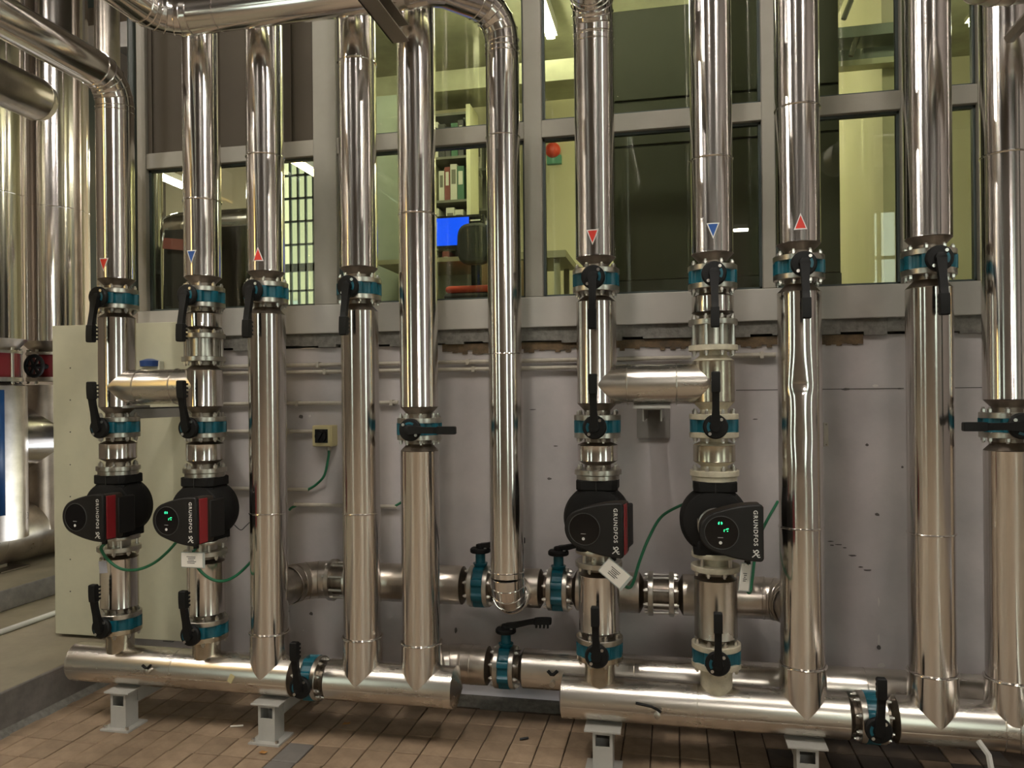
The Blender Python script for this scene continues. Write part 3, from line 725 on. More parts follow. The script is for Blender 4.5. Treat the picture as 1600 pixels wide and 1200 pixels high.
riser('e', 671, RIGHTW, (330,), (1012,), ('tall riser pipe left of the blue monitor screen', 'lower riser at the capped end of the left header', 'teal valve with its lever turned to the right'))
c9 = riser('i', 415, DOWN, (160,), (828, 1048), ('upper riser with a red upward arrow at the right of the dark cabinet', 'dented lower riser on the right header', 'teal valve with hanging lever under the right red upward arrow'), (1251, 346, True, 'sticker_red'))
riser('j', 407, DOWN, (), (838, 1060), ('wide upper riser without arrow in front of the yellow room wall', 'lower riser just right of the right header valve', 'topmost teal valve with hanging lever, the rightmost of its row'))
riser('k', 665, LEFT, (235,), (1070,), ('rightmost tall riser pipe at the edge of the photo', 'lowest riser at the right edge above the forward elbow', 'teal valve with its lever turned to the left at the right edge'))
# dent in the ninth riser: push the sheet in around one spot
for o in c9[1].children:
    if o.name.startswith('cladding'):
        bmd = bmesh.new(); bmd.from_mesh(o.data)
        zd = zr('i', 607) - c9[1].location.z
        long_ = [e for e in bmd.edges if abs(e.verts[0].co.z - e.verts[1].co.z) > 0.5]
        bmesh.ops.subdivide_edges(bmd, edges=long_, cuts=90, use_grid_fill=True)
        for v in bmd.verts:
            ang = math.atan2(v.co.x, -v.co.y)
            d = math.exp(-((ang + 0.12) / 0.5) ** 2)
            dz_ = v.co.z - zd
            g = math.exp(-(dz_ / 0.10) ** 2) * 0.007 * (1 if dz_ > 0 else 0.3) + math.exp(-(dz_ / 0.012) ** 2) * 0.004 + 0.0016 * math.exp(-((dz_ + 0.2) / 0.22) ** 2) * math.sin(v.co.z * 24)
            rr = math.hypot(v.co.x, v.co.y)
            if rr > 0.05: v.co.x *= 1 - g * d / rr; v.co.y *= 1 - g * d / rr
        bmd.to_mesh(o.data); bmd.free(); o.data.set_sharp_from_angle(angle=R(35))

# ---- circulator pumps
def text_mesh(body, size):
    cu = bpy.data.curves.new('lettering', 'FONT'); cu.body = body; cu.size = size; cu.extrude = 0.0004; cu.align_x = 'CENTER'; cu.align_y = 'CENTER'; cu.space_character = 1.25; cu.offset = size * 0.016
    o = bpy.data.objects.new('lettering_tmp', cu); COL.objects.link(o)
    bpy.context.view_layer.update()
    me = bpy.data.meshes.new_from_object(o.evaluated_get(bpy.context.evaluated_depsgraph_get())); bpy.data.objects.remove(o)
    me.name = 'lettering'; return me
TXT = text_mesh('GRUNDFOS', 0.0215); TXT.materials.clear(); TXT.materials.append(M['white_print'])
PH = 0.148   # half height of the shell
def pump(loc, label, lit, red_side, rotz=0.0):
    t = thing('circulator_pump', label, 'pump', loc, 'black circulator pumps')
    t.rotation_euler = (0, 0, 0)
    x, y, z = loc; L = Vector(loc)
    cream = red_side == 'cream'
    b = MB(); b.lathe([(0.088, PH - 0.002), (0.0905, PH), (0.0905, PH + 0.017), (0.088, PH + 0.019)], L, 'z', 44); b.build('flange', 'cream_steel' if cream else 'steel', t)
    b = MB(); b.lathe([(0.0955, -PH - 0.016), (0.0965, -PH - 0.014), (0.0965, -PH - 0.002), (0.094, -PH + 0.004)], L, 'z', 44)
    b.lathe([(0.052, -PH - 0.05), (0.052, -PH - 0.014)], L, 'z', 28)
    b.build('flange', 'cream_steel' if cream else 'steel', t)
    b = MB()
    for k in range(4):
        a = PI / 4 + k * PI / 2; b.cyl(L + Vector((0.078 * math.cos(a), 0.078 * math.sin(a), 0)), 0.0075, -PH - 0.075, -PH + 0.002, 'z', 10)
    b.build('stud_bolts', 'bolt', t)
    # insulation shell: collars above and below a round drum lying on the motor axis
    b = MB()
    def slab(z0, z1, w, d, ch):
        pts = [(-w + ch, -d), (w - ch, -d), (w, -d + ch), (w, d - ch), (w - ch, d), (-w + ch, d), (-w, d - ch), (-w, -d + ch)]
        b.prism(pts, z0, z1, L)
    slab(PH - 0.042, PH, 0.086, 0.084, 0.022); slab(-PH, PH - 0.045, 0.080, 0.080, 0.02); slab(-PH, -PH + 0.06, 0.088, 0.086, 0.02)
    dz = -0.012
    b.lathe([(0.06, -0.12), (0.105, -0.115), (0.130, -0.085), (0.138, -0.03), (0.138, 0.045), (0.126, 0.078), (0.085, 0.088)], L + Vector((-0.004, 0, dz)), 'y', 48)
    b.build('insulation_shell', 'epp_black', t, bevel=0.004)
    b = MB(); b.box(L + Vector((0, -0.0845, PH - 0.021)), (0.004, 0.006, 0.046)); b.build('shell_joint', 'cabinet_gap', t)
    # motor and clamp ring
    RZ = Matrix.Rotation(rotz, 3, 'Z')
    hb = L + Vector((0.0, 0, dz - 0.012))
    b = MB(); b.lathe([(0.066, 0.08), (0.066, 0.165)], hb, 'y', 36); b.build('motor_can', 'steel', t)
    b = MB(); b.ring(hb + Vector((0, -0.105, 0)), 0.067, 0.006, 'y'); b.ring(hb + Vector((0, -0.122, 0)), 0.067, 0.0035, 'y'); b.box(hb + Vector((-0.066, -0.108, 0.012)), (0.014, 0.022, 0.03)); b.build('clamp_ring', 'bolt', t)
    # control head: teardrop plan facing the viewer
    A = RZ @ Matrix(((1, 0, 0), (0, 0, -1), (0, 1, 0)))
    def tear(rc, xr, hh, top=0.0):
        pts = []
        a1 = R(112); a0 = R(248)
        for k in range(21):
            a = a1 + (a0 - a1) * k / 20; pts.append((rc * math.cos(a), rc * math.sin(a)))
        # lower edge bowed down to the right corner, then up
        xs, zs = pts[-1]
        for k in range(1, 8):
            f = k / 8; pts.append((xs + (xr - 0.012 - xs) * f, zs + (-hh - zs) * (1 - (1 - f) ** 1.9)))
        pts += [(xr - 0.012, -hh), (xr - 0.003, -hh + 0.003), (xr, -hh + 0.012), (xr, hh - 0.012), (xr - 0.003, hh - 0.003), (xr - 0.012, hh)]
        xs, zs = pts[0]
        for k in range(7, 0, -1):
            f = k / 8; pts.append((xs + (xr - 0.012 - xs) * f, zs + (hh - zs) * (1 - (1 - f) ** 1.9)))
        return pts
    ctr = hb
    P = tear(0.078, 0.158, 0.108)
    P2 = tear(0.074, 0.158, 0.104)
    b = MB(); b.prism(P2, 0.135, 0.232, ctr, A); b.build('control_head', 'pump_side', t, bevel=0.004)
    b = MB(); b.prism(P, 0.228, 0.252, ctr, A); face = b.build('front_cover', 'pump_face', t, bevel=0.006)
    b = MB(); b.box(ctr + RZ @ Vector((0.1575, -0.205, 0)), (0.006, 0.052, 0.196), RZ); b.build('red_band', 'pump_red', t, bevel=0.002)
    b = MB(); b.box(ctr + RZ @ Vector((0.152, -0.115, 0.0)), (0.02, 0.10, 0.17), RZ); b.build('terminal_box', 'pump_face', t, bevel=0.006)
    def flat(bm_, pts, h=0.0008, y_=0.2522): bm_.prism(pts, y_, y_ + h, ctr, A)
    def disc(cx_, cz_, r_, n=32): return [(cx_ + r_ * math.cos(2 * PI * k / n), cz_ + r_ * math.sin(2 * PI * k / n)) for k in range(n)]
    b = MB(); b.ring(ctr + A @ Vector((0.004, 0, 0.2525)), 0.0625, 0.0016, A); b.build('display_ring', 'display_ring', t)
    b = MB(); flat(b, disc(0.004, 0, 0.0615)); dsp = b.build('display', 'display', t)
    b = MB(); flat(b, disc(0.000, -0.038, 0.006, 14), 0.0012, 0.2528); b.build('button', 'white_print', dsp)
    b = MB(); flat(b, [(-0.010, -0.0195), (0.010, -0.0195), (0.010, -0.0175), (-0.010, -0.0175)], 0.0012, 0.2528); b.build('display_mark', 'grey_print', dsp)
    if lit:
        b = MB()
        flat(b, [(-0.009, 0.036), (-0.005, 0.042), (-0.003, 0.041), (-0.004, 0.031), (-0.007, 0.031)], 0.0012, 0.2528); flat(b, [(0.003, 0.031), (0.007, 0.033), (0.008, 0.038), (0.004, 0.042), (0.002, 0.040)], 0.0012, 0.2528)
        flat(b, [(0.012, 0.010), (0.030, 0.014), (0.030, 0.017), (0.022, 0.016), (0.020, 0.012), (0.012, 0.012)], 0.0012, 0.2528); flat(b, [(0.012, 0.004), (0.015, 0.004), (0.015, 0.008), (0.012, 0.008)], 0.0012, 0.2528); flat(b, [(0.024, 0.005), (0.028, 0.005), (0.028, 0.008), (0.024, 0.008)], 0.0012, 0.2528)
        b.build('indicator_lights', 'led_green', dsp)
    # lettering: rotated so it reads downwards, then the mark below it
    o = bpy.data.objects.new('lettering', TXT); COL.objects.link(o); o.parent = t
    o.matrix_basis = Matrix.Translation(ctr - L + A @ Vector((0.128, 0.020, 0.2526))) @ (A @ Matrix.Rotation(-PI / 2, 3, 'Z')).to_4x4()
    b = MB()
    def stroke(p, q, w_):
        d = (Vector(q) - Vector(p)); nrm = Vector((-d.y, d.x)).normalized() * w_ / 2
        flat(b, [(p[0] + nrm.x, p[1] + nrm.y), (p[0] - nrm.x, p[1] - nrm.y), (q[0] - nrm.x, q[1] - nrm.y), (q[0] + nrm.x, q[1] + nrm.y)])
    ox, oz = 0.129, -0.077
    for p_, q_ in (((-0.014, -0.013), (0.010, 0.008)), ((0.010, 0.008), (0.004, 0.015)), ((0.004, 0.015), (-0.010, 0.005)), ((-0.010, 0.014), (0.008, -0.013)), ((0.008, -0.013), (0.015, -0.012)), ((0.002, -0.004), (0.013, -0.004))):
        stroke((ox + p_[0], oz + p_[1]), (ox + q_[0], oz + q_[1]), 0.0036)
    b.build('printed_mark', 'white_print', t)
    b = MB(); b.cyl(ctr + RZ @ Vector((0.105, -0.19, 0)), 0.012, -0.128, -0.100, 'z', 12); b.build('cable_gland', 'black_plastic', t)
    return t, ctr + RZ @ Vector((0.105, -0.19, -0.128))

def check_valve(x, z0, z1, label, m='steel'):
    """wafer check valve between two flanges, held by long studs"""
    t = thing('wafer_check_valve', label, 'valve', (x, YP, z0)); o = (x, YP, 0)
    b = MB(); b.cyl(o, 0.068, z0, z1, seg=36); b.build('body', m, t)
    b = MB()
    for k in range(8):
        a = PI / 8 + k * PI / 4; b.cyl((x + 0.083 * math.cos(a), YP + 0.083 * math.sin(a), 0), 0.007, z0 - 0.03, z1 + 0.03, seg=8)
    b.build('stud_bolts', 'bolt', t)
    return t

def stub(k, z1, label, m='steel'):
    x = cx[k]; t = thing('header_stub', label, 'pipe', (x, YP, ZH)); o = (x, YP, 0)
    b = MB(); flange(b, o, z1, -1); b.lathe([(0.072, z1 - TF - 0.002), (0.064, z1 - TF - .03), (0.064, ZH)], o, 'z', 36); b.build('neck', 'cream_steel' if m == 'cream_steel' else 'clad_dull', t)
    b = MB(); bolts(b, o, z1 - TF, -1); b.build('bolts', 'bolt', t)
    if m: t.children[0].data.materials[0] = M[m]
    return t

def pump_column(k, v_top, chk, v_mid, pump_row, v_low, L, pm='steel', midm='clad', lit=False, rotz=0, red='r', top=('none', TOPZ), beads_up=(), sticker=None):
    x = cx[k]; z1 = zr(k, v_top); z2 = zr(k, v_mid); zp = zr(k, pump_row); z3 = zr(k, v_low)
    up = vseg(L['up'], x, z1 + HV, top[1], top='none', beads=[zr(k, r) for r in beads_up])
    valve((x, YP, z1), IDM, DOWN, L['v1'])
    if chk:
        za, zb_ = zr(k, chk[0]), zr(k, chk[1])
        vseg(L['can1'], x, za, z1 - HV, name='pipe_spool', top_cone=.010, bot_cone=.010)
        check_valve(x, zb_, za, L['chk'], 'steel'); ztop = zb_
    else: ztop = z1 - HV
    mid = vseg(L['mid'], x, z2 + HV, ztop, m=midm, fm=pm, top_cone=0.022)
    valve((x, YP, z2), IDM, UPW, L['v2'])
    vseg(L['can2'], x, zp + PH + 0.019, z2 - HV, name='pipe_spool', m=midm if midm == 'clad_dull' else 'clad', fm=pm, top_cone=.012, bot_cone=.018)
    pt, gland = pump((x, YP, zp), L['pump'], lit, 'cream' if pm == 'cream_steel' else red, rotz)
    zl = zp - PH - 0.05
    lo = vseg(L['low'], x, z3 + HV, zl, R_=RP + 0.002, fm=pm, m='clad' if midm == 'clad' else 'clad_h', bot_cone=.008, top_cone=.014)
    valve((x, YP, z3), IDM, UPW, L['v3'])
    stub(k, z3 - HV, L['stub'], pm)
    if sticker: arrow_sticker(*sticker, up, x, RP)
    return up, mid, lo, gland, zp

# left pair
zel = at(176, 150, YF).z
def names(who, where, extra):
    return {'up': extra['up'], 'v1': 'teal valve with hanging lever atop the %s' % who, 'can1': 'short clad spool under the top valve of the %s' % who, 'chk': 'wafer check valve with long bolts in the %s' % who, 'mid': extra['mid'],
            'v2': 'teal valve with raised lever above the pump, %s' % who, 'can2': 'short clad spool on top of the pump of the %s' % who, 'pump': extra['pump'], 'low': 'clad pipe below the pump of the %s' % who,
            'v3': 'teal valve with raised lever low on the %s' % who, 'stub': 'bare steel stub joining the %s to its header' % who}
A_ = pump_column('a', 465, None, 668, 792, 978, names('leftmost pump line', '', dict(up='elbowed upper pipe with a red downward arrow, leftmost of the row', mid='clad pipe between two valves in the leftmost pump line', pump='black pump with red band and dark display, leftmost of four')), lit=False, rotz=-0.10, top=('none', zel - 0.02), sticker=(162, 414, False, 'sticker_red'))
B_ = pump_column('b', 462, (527, 556), 668, 797, 989, names('second pump line from the left', '', dict(up='upper pipe with a blue downward arrow in front of the left window', mid='clad tee pipe below the left check valve', pump='black pump with red band and green lit display, second from left')), lit=True, rotz=-0.10, beads_up=(308,), sticker=(299, 402, False, 'sticker_blue'))
zeg = at(928, 40, YF).z
G_ = pump_column('g', 435, None, 667, 807, 1020, names('third pump line from the left', '', dict(up='upper pipe with a red downward arrow left of the dark cabinet', mid='clad pipe feeding the right bridging tee, in the third pump line', pump='black pump with dark display and white tag, third from left')), lit=False, rotz=-0.14, red='r', top=('none', zeg), sticker=(926, 371, False, 'sticker_red'))
H_ = pump_column('h', 430, (506, 538), 666, 811, 1031, names('rightmost pump line', '', dict(up='upper pipe with a blue downward arrow in front of the dark cabinet', mid='stained beige clad tee below the right check valve', pump='black pump with green lit display, rightmost of four')), pm='cream_steel', midm='clad_dull', lit=True, rotz=0.03, beads_up=(242,), sticker=(1114, 361, False, 'sticker_blue'))

# horizontal bridging branches between pump lines
def bridge(ka, kb, row, label, m, beads):
    xa, xb = cx[ka], cx[kb]; z = at((cpx[ka] + cpx[kb]) / 2, row, YP - 0.06).z
    t = thing('bridging_pipe', label, 'pipe', (xa, YP, z))
    b = MB(); b.lathe([(RP - 0.001, -0.001), (RP - 0.001, xb - xa + 0.001)], (xa, YP, z), 'x', 64); b.build('cladding', m, t)
    for px in beads:
        b = MB(); b.ring((at(px, row, YF).x, YP, z), RP, 0.0028, 'x'); b.build('seam_ring', m, t)
    return t
bridge('a', 'b', 604, 'short horizontal pipe bridging the two left pump lines', 'clad_h', (205, 262))
bridge('g', 'h', 600, 'short horizontal pipe bridging the two right pump lines', 'clad_h', (979, 1057))

# elbows of the top pipes, part of the upper pipes
def elbow_part(root, pts, r, m, beads=True, name='elbow', seg=40):
    b = MB(); b.tube(pts, r, seg, True, False); e = b.build(name, m, root)
    rb = MB(); n = len(pts)
    for i in range(0, n):
        d = (pts[min(i + 1, n - 1)] - pts[max(i - 1, 0)]); rb.ring(pts[i], r + 0.001, 0.0022, frame_z(d), 40, 6)
    if beads: rb.build('gore_seams', m, e)
    return e
x = cx['a']; rr = 0.135
p0 = Vector((x, YP, zel - 0.02)); c0 = p0 + Vector((0, -rr, 0))
elbow_part(A_[0], arc(c0, (0, 1, 0), (0, 0, 1), rr, 5), RP + 0.001, 'clad')
b = MB(); b.tube([p0 + Vector((0, -rr, rr)), p0 + Vector((0, -2.2, rr))], RP, 40, False); b.build('horizontal_run', 'clad', A_[0])
b = MB(); b.ring(p0 + Vector((0, 0, -0.03)), RP, 0.003); b.build('seam_ring', 'clad', A_[0])
x = cx['g']; p0 = Vector((x, YP, zeg)); c0 = p0 + Vector((0, -rr, 0))
elbow_part(G_[0], arc(c0, (0, 1, 0), (0, 0, 1), rr, 5), RP + 0.001, 'clad')
b = MB(); b.tube([p0 + Vector((0, -rr, rr)), p0 + Vector((0, -1.6, rr))], RP, 40); b.build('horizontal_run', 'clad', G_[0])
b = MB(); b.ring(p0 + Vector((0, 0, -0.045)), RP, 0.003); b.ring(p0 + Vector((0, 0, -0.02)), RP, 0.003); b.build('seam_ring', 'clad', G_[0])

# ---- slim pipe with elbows at both ends
YS, RS = -0.50, 0.0745
xs = at(790, 620, YS).x; zS1 = 3.12; zSR = at(787, 74, YS - .07).z; ZR, YR, RR = 0.645, -0.235, 0.0915
zS0 = ZR + 0.115
t = thing('elbow_pipe', 'slim clad pipe left of the central post, turning along the top left', 'pipe', (xs, YS, zS0))
MB().lathe([(RS, zS0), (RS, zS1)], (xs, YS, 0), 'z', 56).build('cladding', 'clad', t)
for row in (207, 552, 898): MB().ring((xs, YS, at(790, row, YS - .07).z), RS + .0005, 0.0028).build('seam_ring', 'clad', t)
c0 = Vector((xs, YS + 0.115, zS0)); elbow_part(t, arc(c0, (0, -1, 0), (0, 0, -1), 0.115, 5), RS, 'clad', name='lower_elbow')
b = MB(); b.tube([(xs, YS + 0.115, ZR), (xs, YR, ZR)], RS, 40); b.build('branch', 'clad_rear', t)
# upper elbow swings diagonally forward, then the run continues left above the risers
YO = -0.76; zO = 3.19 + RS * 0.95; DG = Vector((-0.64, -0.77, 0)).normalized(); er = zO - zS1
e0 = Vector((xs, YS, zS1)) + DG * er + Vector((0, 0, er))
elbow_part(t, arc(Vector((xs, YS, zS1)) + DG * er, -DG, (0, 0, 1), er, 5), RS + .001, 'clad', name='upper_elbow')
k_ = (YO - e0.y) / DG.y
e1 = e0 + DG * max(k_ - 0.03, 0.01); xo0 = at(300, 20, YO).x; rr = 0.15
MB().tube([e0, e1, Vector((e1.x - .06, YO, zO)), Vector((xo0, YO, zO))], RS, 44, True).build('overhead_run', 'clad', t)
elbow_part(t, arc(Vector((xo0, YO - rr, zO)), (0, 1, 0), (-1, 0, 0), rr, 6), RS + .001, 'clad', name='forward_elbow')
MB().tube([(xo0 - rr, YO - rr, zO), (xo0 - rr, YO - 1.6, zO)], RS, 44).build('forward_run', 'clad', t)
for px in (283, 344): MB().ring((at(px, 30, YO).x, YO, zO), RS, 0.003, 'x').build('seam_ring', 'clad', t)
b = MB(); b.ring((xs, YS, zSR), RS, 0.0035); b.ring((xs, YS, zSR + 0.022), RS, 0.0035); b.build('seam_ring', 'clad', t)

# ---- headers
def hseg(label, x0, x1, y, z, r, l='cut', rgt='cut', m='clad_h', fm='steel', beads=(), name='header_pipe', seam=True, Rf=RF, par=None):
    t = thing(name, label, 'pipe', (x0, y, z)); o = (0, y, z)
    cl = MB(); a, c = x0, x1
    if l == 'flange': a = end(t, m, fm, o, x0, 1, r, 'x', Rf, 0.02)
    if rgt == 'flange': c = end(t, m, fm, o, x1, -1, r, 'x', Rf, 0.02)
    cl.lathe([(r - .003, a), (r, a + .002), (r, c - .002), (r - .003, c)], o, 'x', 64); cl.build('cladding', m, t)
    if l == 'cap': MB().lathe([(0.002, a - 0.018), (r - .012, a - 0.004), (r + 0.001, a), (r + .001, a + .006)], o, 'x', 64).build('end_cap', m, t)
    if rgt == 'cap': MB().lathe([(r + .0015, c - .006), (r + 0.0015, c), (r - .006, c + 0.001), (0.002, c + 0.032)], o, 'x', 64).build('end_cap', m, t)
    for xb in beads: MB().ring((xb, y, z), r, 0.002, 'x').build('seam_ring', m, t)
    if seam:
        b = MB(); b.box(((a + c) / 2, y - r * math.cos(0.18), z - r * math.sin(0.18)), (c - a - .01, 0.002, 0.003)); b.build('lap_seam', m, t)
        b = MB(); k = 0; xx = a + 0.05
        while xx < c - 0.03: b.cyl((xx, y - r * math.cos(-.05), z - r * math.sin(-.05)), 0.0035, -0.001, 0.002, 'y', 8); xx += 0.13
        b.build('rivets', 'bolt', t)
    return t
fx = lambda px, py=1065: at(px, py, YF).x
xv1 = at(489, 1055, YP).x; xv2 = at(1360, 1105, YP).x
xl0 = at(122, 1035, YP).x; xl1 = at(712, 1075, YP).x; xr0 = at(880, 1082, YP).x; xr1 = at(1566, 1130, YP).x
HL = hseg('left front header pipe under the two left pump lines', xl0, xv1 - HV, YP, ZH, RH, 'cap', 'flange', beads=(at(282, 1040, YP).x,))
valve((xv1, YP, ZH), BAX, LEFT, 'teal valve with raised lever in the left front header')
hseg('short capped header piece below two risers, middle of the photo', xv1 + HV, xl1, YP, ZH, RH, 'flange', 'cap')
hseg('stained right front header pipe under the two right pump lines', xr0, xv2 - HV, YP, ZH, RH, 'cap', 'flange', m='clad_h', beads=(at(1089, 1100, YP).x,))
valve((xv2, YP, ZH), BAX, LEFT, 'teal valve with raised lever in the right front header')
HR = hseg('header piece ending in a forward elbow at the bottom right', xv2 + HV, xr1, YP, ZH, RH, 'flange', 'cut')
p0 = Vector((xr1, YP, ZH)); rr = 0.16
elbow_part(HR, arc(p0 + Vector((0, -rr, 0)), (0, 1, 0), (1, 0, 0), rr, 4), RH + .001, 'clad_h')
b = MB(); b.tube([p0 + Vector((rr, -rr, 0)), p0 + Vector((rr, -1.6, 0))], RH, 40); b.build('forward_run', 'clad_h', HR)
# dirt stains baked into the sheet: small patches of tape and rust
# rear lower header
YB = -0.265; ZB = ZH; RB = 0.0905
xvb = at(791, 1044, YB).x; xe = at(735, 1035, YB).x
EL = hseg('short rear header elbow behind the capped header end', xe - 0.05, xvb - HV, YB, ZB, RB, 'cut', 'flange', m='clad_rear', seam=False, beads=(at(731, 1035, YB - RB).x,))
p0 = Vector((xe - 0.05, YB, ZB)); rr = 0.15
elbow_part(EL, arc(p0 + Vector((0, -rr, 0)), (0, 1, 0), (-1, 0, 0), rr, 4), RB, 'clad_rear')
b = MB(); b.tube([p0 + Vector((-rr, -rr, 0)), p0 + Vector((-rr, -0.25, 0))], RB - .002, 32); b.build('branch', 'clad_rear', EL)
valve((xvb, YB, ZB), BUP, R(176), 'teal valve with upright stem and flat lever low in the middle', ext=0.05)
hseg('long rear header pipe behind the right front header', xvb + HV, HX1 - 0.2, YB, ZB, RB, 'flange', 'cut', m='clad_h', seam=True, beads=(at(992, 1045, YB).x, at(1350, 1060, YB).x))
# rear upper pipe
xm1 = at(535, 906, YR).x; xm2 = at(751, 912, YR).x; xm3 = at(873, 914, YR).x; xm4 = at(1033, 918, YR).x
xe = cx['c'] + 0.17; wg = 0.035
E2 = hseg('rear wall pipe elbow beside the third riser', xe - .02, xm1 - wg, YR, ZR, RR, 'cut', 'flange', m='clad_rear', seam=False, Rf=0.103)
p0 = Vector((xe - 0.02, YR, ZR)); rr = 0.15
elbow_part(E2, arc(p0 + Vector((0, -rr, 0)), (0, 1, 0), (-1, 0, 0), rr, 4), RR, 'clad_rear')
b = MB(); b.tube([p0 + Vector((-rr, -rr, 0)), (p0.x - rr, YP, ZR)], RR - .004, 32); b.build('branch', 'clad_rear', E2)
def wafer_h(x, w_, y, z, label):
    t = thing('wafer_check_valve', label, 'valve', (x, y, z)); MB().cyl((0, y, z), 0.07, x - w_, x + w_, 'x', 32).build('body', 'steel_dark', t)
    b = MB(); A = AX['x']
    for k in range(8):
        a = PI / 8 + k * PI / 4; b.cyl(Vector((x, y, z)) + A @ Vector((0.085 * math.cos(a), 0.085 * math.sin(a), 0)), 0.007, -w_ - .035, w_ + .035, 'x', 8)
    b.build('stud_bolts', 'bolt', t)
wafer_h(xm1, wg, YR, ZR, 'wafer check valve in the rear wall pipe behind the fourth riser')
hseg('rear wall pipe between the check valve and the first upright valve', xm1 + wg, xm2 - HV, YR, ZR, RR, 'flange', 'flange', m='clad_rear', seam=False)
valve((xm2, YR, ZR), BUP, R(178), 'teal valve with upright stem just left of the slim pipe', ext=0.05)
hseg('short rear wall pipe behind the foot of the slim pipe', xm2 + HV, xm3 - HV, YR, ZR, RR, 'flange', 'flange', m='clad_rear', seam=False)
valve((xm3, YR, ZR), BUP, R(175), 'teal valve with upright stem just right of the slim pipe', ext=0.05)
hseg('rear wall pipe behind the third pump line', xm3 + HV, xm4 - wg, YR, ZR, RR, 'flange', 'flange', m='clad_rear', seam=False, Rf=0.1)
wafer_h(xm4, wg, YR, ZR, 'wafer check valve in the rear wall pipe between the right pumps')
xe2 = cx['i'] - 0.11
E3 = hseg('rear wall pipe behind the rightmost pump line', xm4 + wg, xe2, YR, ZR, RR, 'flange', 'cut', m='clad_rear', seam=False, Rf=0.1, beads=(at(1197, 920, YR - .09).x,))
elbow_part(E3, arc(Vector((xe2, YR - 0.11, ZR)), (0, 1, 0), (1, 0, 0), 0.11, 4), RR, 'clad_rear')
b = MB(); b.tube([Vector((xe2 + .11, YR - .11, ZR)), Vector((xe2 + .11, YP, ZR))], RR - .008, 32); b.build('branch', 'clad_rear', E3)

# small drain cocks with black lever on the headers
def cock(px, py, dirx, label, m='steel', wing=False):
    p = at(px, py, YF - 0.012); a = math.asin(max(-1, min(1, (p.z - ZH) / RH))); y = YP - RH * math.cos(a); o = Vector((p.x, y, p.z))
    t = thing('drain_cock', label, 'valve', o, 'drain cocks on the headers')
    MB().lathe([(0.010, -0.01), (0.010, 0.016), (0.013, 0.018), (0.013, 0.034), (0.009, 0.036)], o, 'y', 14).build('spout', m, t)
    b = MB(); s = dirx
    if wing: b.tube([o + Vector((-.022, -.03, .028)), o + Vector((-.006, -.03, .016)), o + Vector((.006, -.03, .016)), o + Vector((.022, -.03, .03))], 0.0065, 8)
    else:
        b.tube([o + Vector((0.014, -.02, 0.012)), o + Vector((0, -.03, .026)), o + Vector((s * .022, -.032, .036)), o + Vector((s * .085, -.03, .045))], 0.0055, 8)
    b.build('handle', 'black_grip', t)
cock(1027, 1114, -1, 'drain cock with a long black lever on the right front header')
cock(235, 1046, -1, 'small wing-handled drain cock on the left front header', wing=True)
p = at(864, 1066, YB - RB); o = Vector((p.x, YB - RB, p.z)); t = thing('drain_cock', 'wing-handled drain cock beside the cap of the right front header', 'valve', o, 'drain cocks on the headers')
MB().lathe([(0.011, -0.01), (0.011, 0.016), (0.013, 0.018), (0.013, 0.034)], o, 'y', 14).build('spout', 'steel', t)
b = MB(); b.tube([o + Vector((-.02, -.02, .058)), o + Vector((-.006, -.02, .042)), o + Vector((.006, -.02, .042)), o + Vector((.024, -.02, .06))], 0.008, 8); b.build('handle', 'black_grip', t)

# ---- pipe supports under the front headers
def support(px, row_plate, label, wplate=0.15, out=0.07):
    x = at(px, row_plate, YF - 0.02).x; zp = ZH - RH - 0.004
    t = thing('pipe_support', label, 'support', (x, YP, 0), 'grey pedestals under the headers')
    MB().bb((x - wplate / 2, YP - 0.11, zp - 0.008), (x + wplate / 2, YP + 0.30, zp)).build('saddle_plate', 'support_grey', t, bevel=.001)
    w_ = 0.082; y0, y1 = YP - 0.095, YP - 0.015
    b = MB(); z1 = zp - 0.008; hz0, hz1 = z1 - 0.062, z1 - 0.014
    # square post made as four sides, with the open end of the cross tube in the front
    b.bb((x - w_ / 2, y0, 0.008), (x + w_ / 2, y0 + .006, hz0)); b.bb((x - w_ / 2, y0, hz1), (x + w_ / 2, y0 + .006, z1)); b.bb((x - w_ / 2, y0, hz0), (x - w_ / 2 + .012, y0 + .006, hz1)); b.bb((x + w_ / 2 - .012, y0, hz0), (x + w_ / 2, y0 + .006, hz1))
    b.bb((x - w_ / 2, y0 + .006, 0.008), (x - w_ / 2 + .006, y1, z1)); b.bb((x + w_ / 2 - .006, y0 + .006, 0.008), (x + w_ / 2, y1, z1)); b.bb((x - w_ / 2, y1, 0.008), (x + w_ / 2, y1 + .006, hz0))
    b.build('post', 'support_grey', t)
    b = MB()
    for s in (-1, 1): b.bb((x + s * w_ / 2, y1 + .007, hz0 - .004), (x + s * (w_ / 2 - .006), -0.1, z1))
    b.bb((x - w_ / 2, y1 + .007, hz0 - .008), (x + w_ / 2, -0.1, hz0 - .002)); b.build('cross_tube', 'support_grey', t)
    MB().bb((x - 0.075, YP - 0.125, 0.0), (x + 0.075, YP + 0.015, 0.009)).build('foot_plate', 'support_grey', t)
    b = MB()
    for s in (-1, 1): b.cyl((x + s * .058, YP - 0.108, 0), 0.009, 0.009, 0.022, seg=6)
    b.build('anchor_bolts', 'bolt', t)
support(183, 1072, 'grey pedestal under the left end of the left header', 0.13)
support(415, 1090, 'grey pedestal left of the left header valve', 0.14)
support(941, 1130, 'white pedestal near the capped end of the right header')
support(1262, 1156, 'white pedestal left of the right header valve')
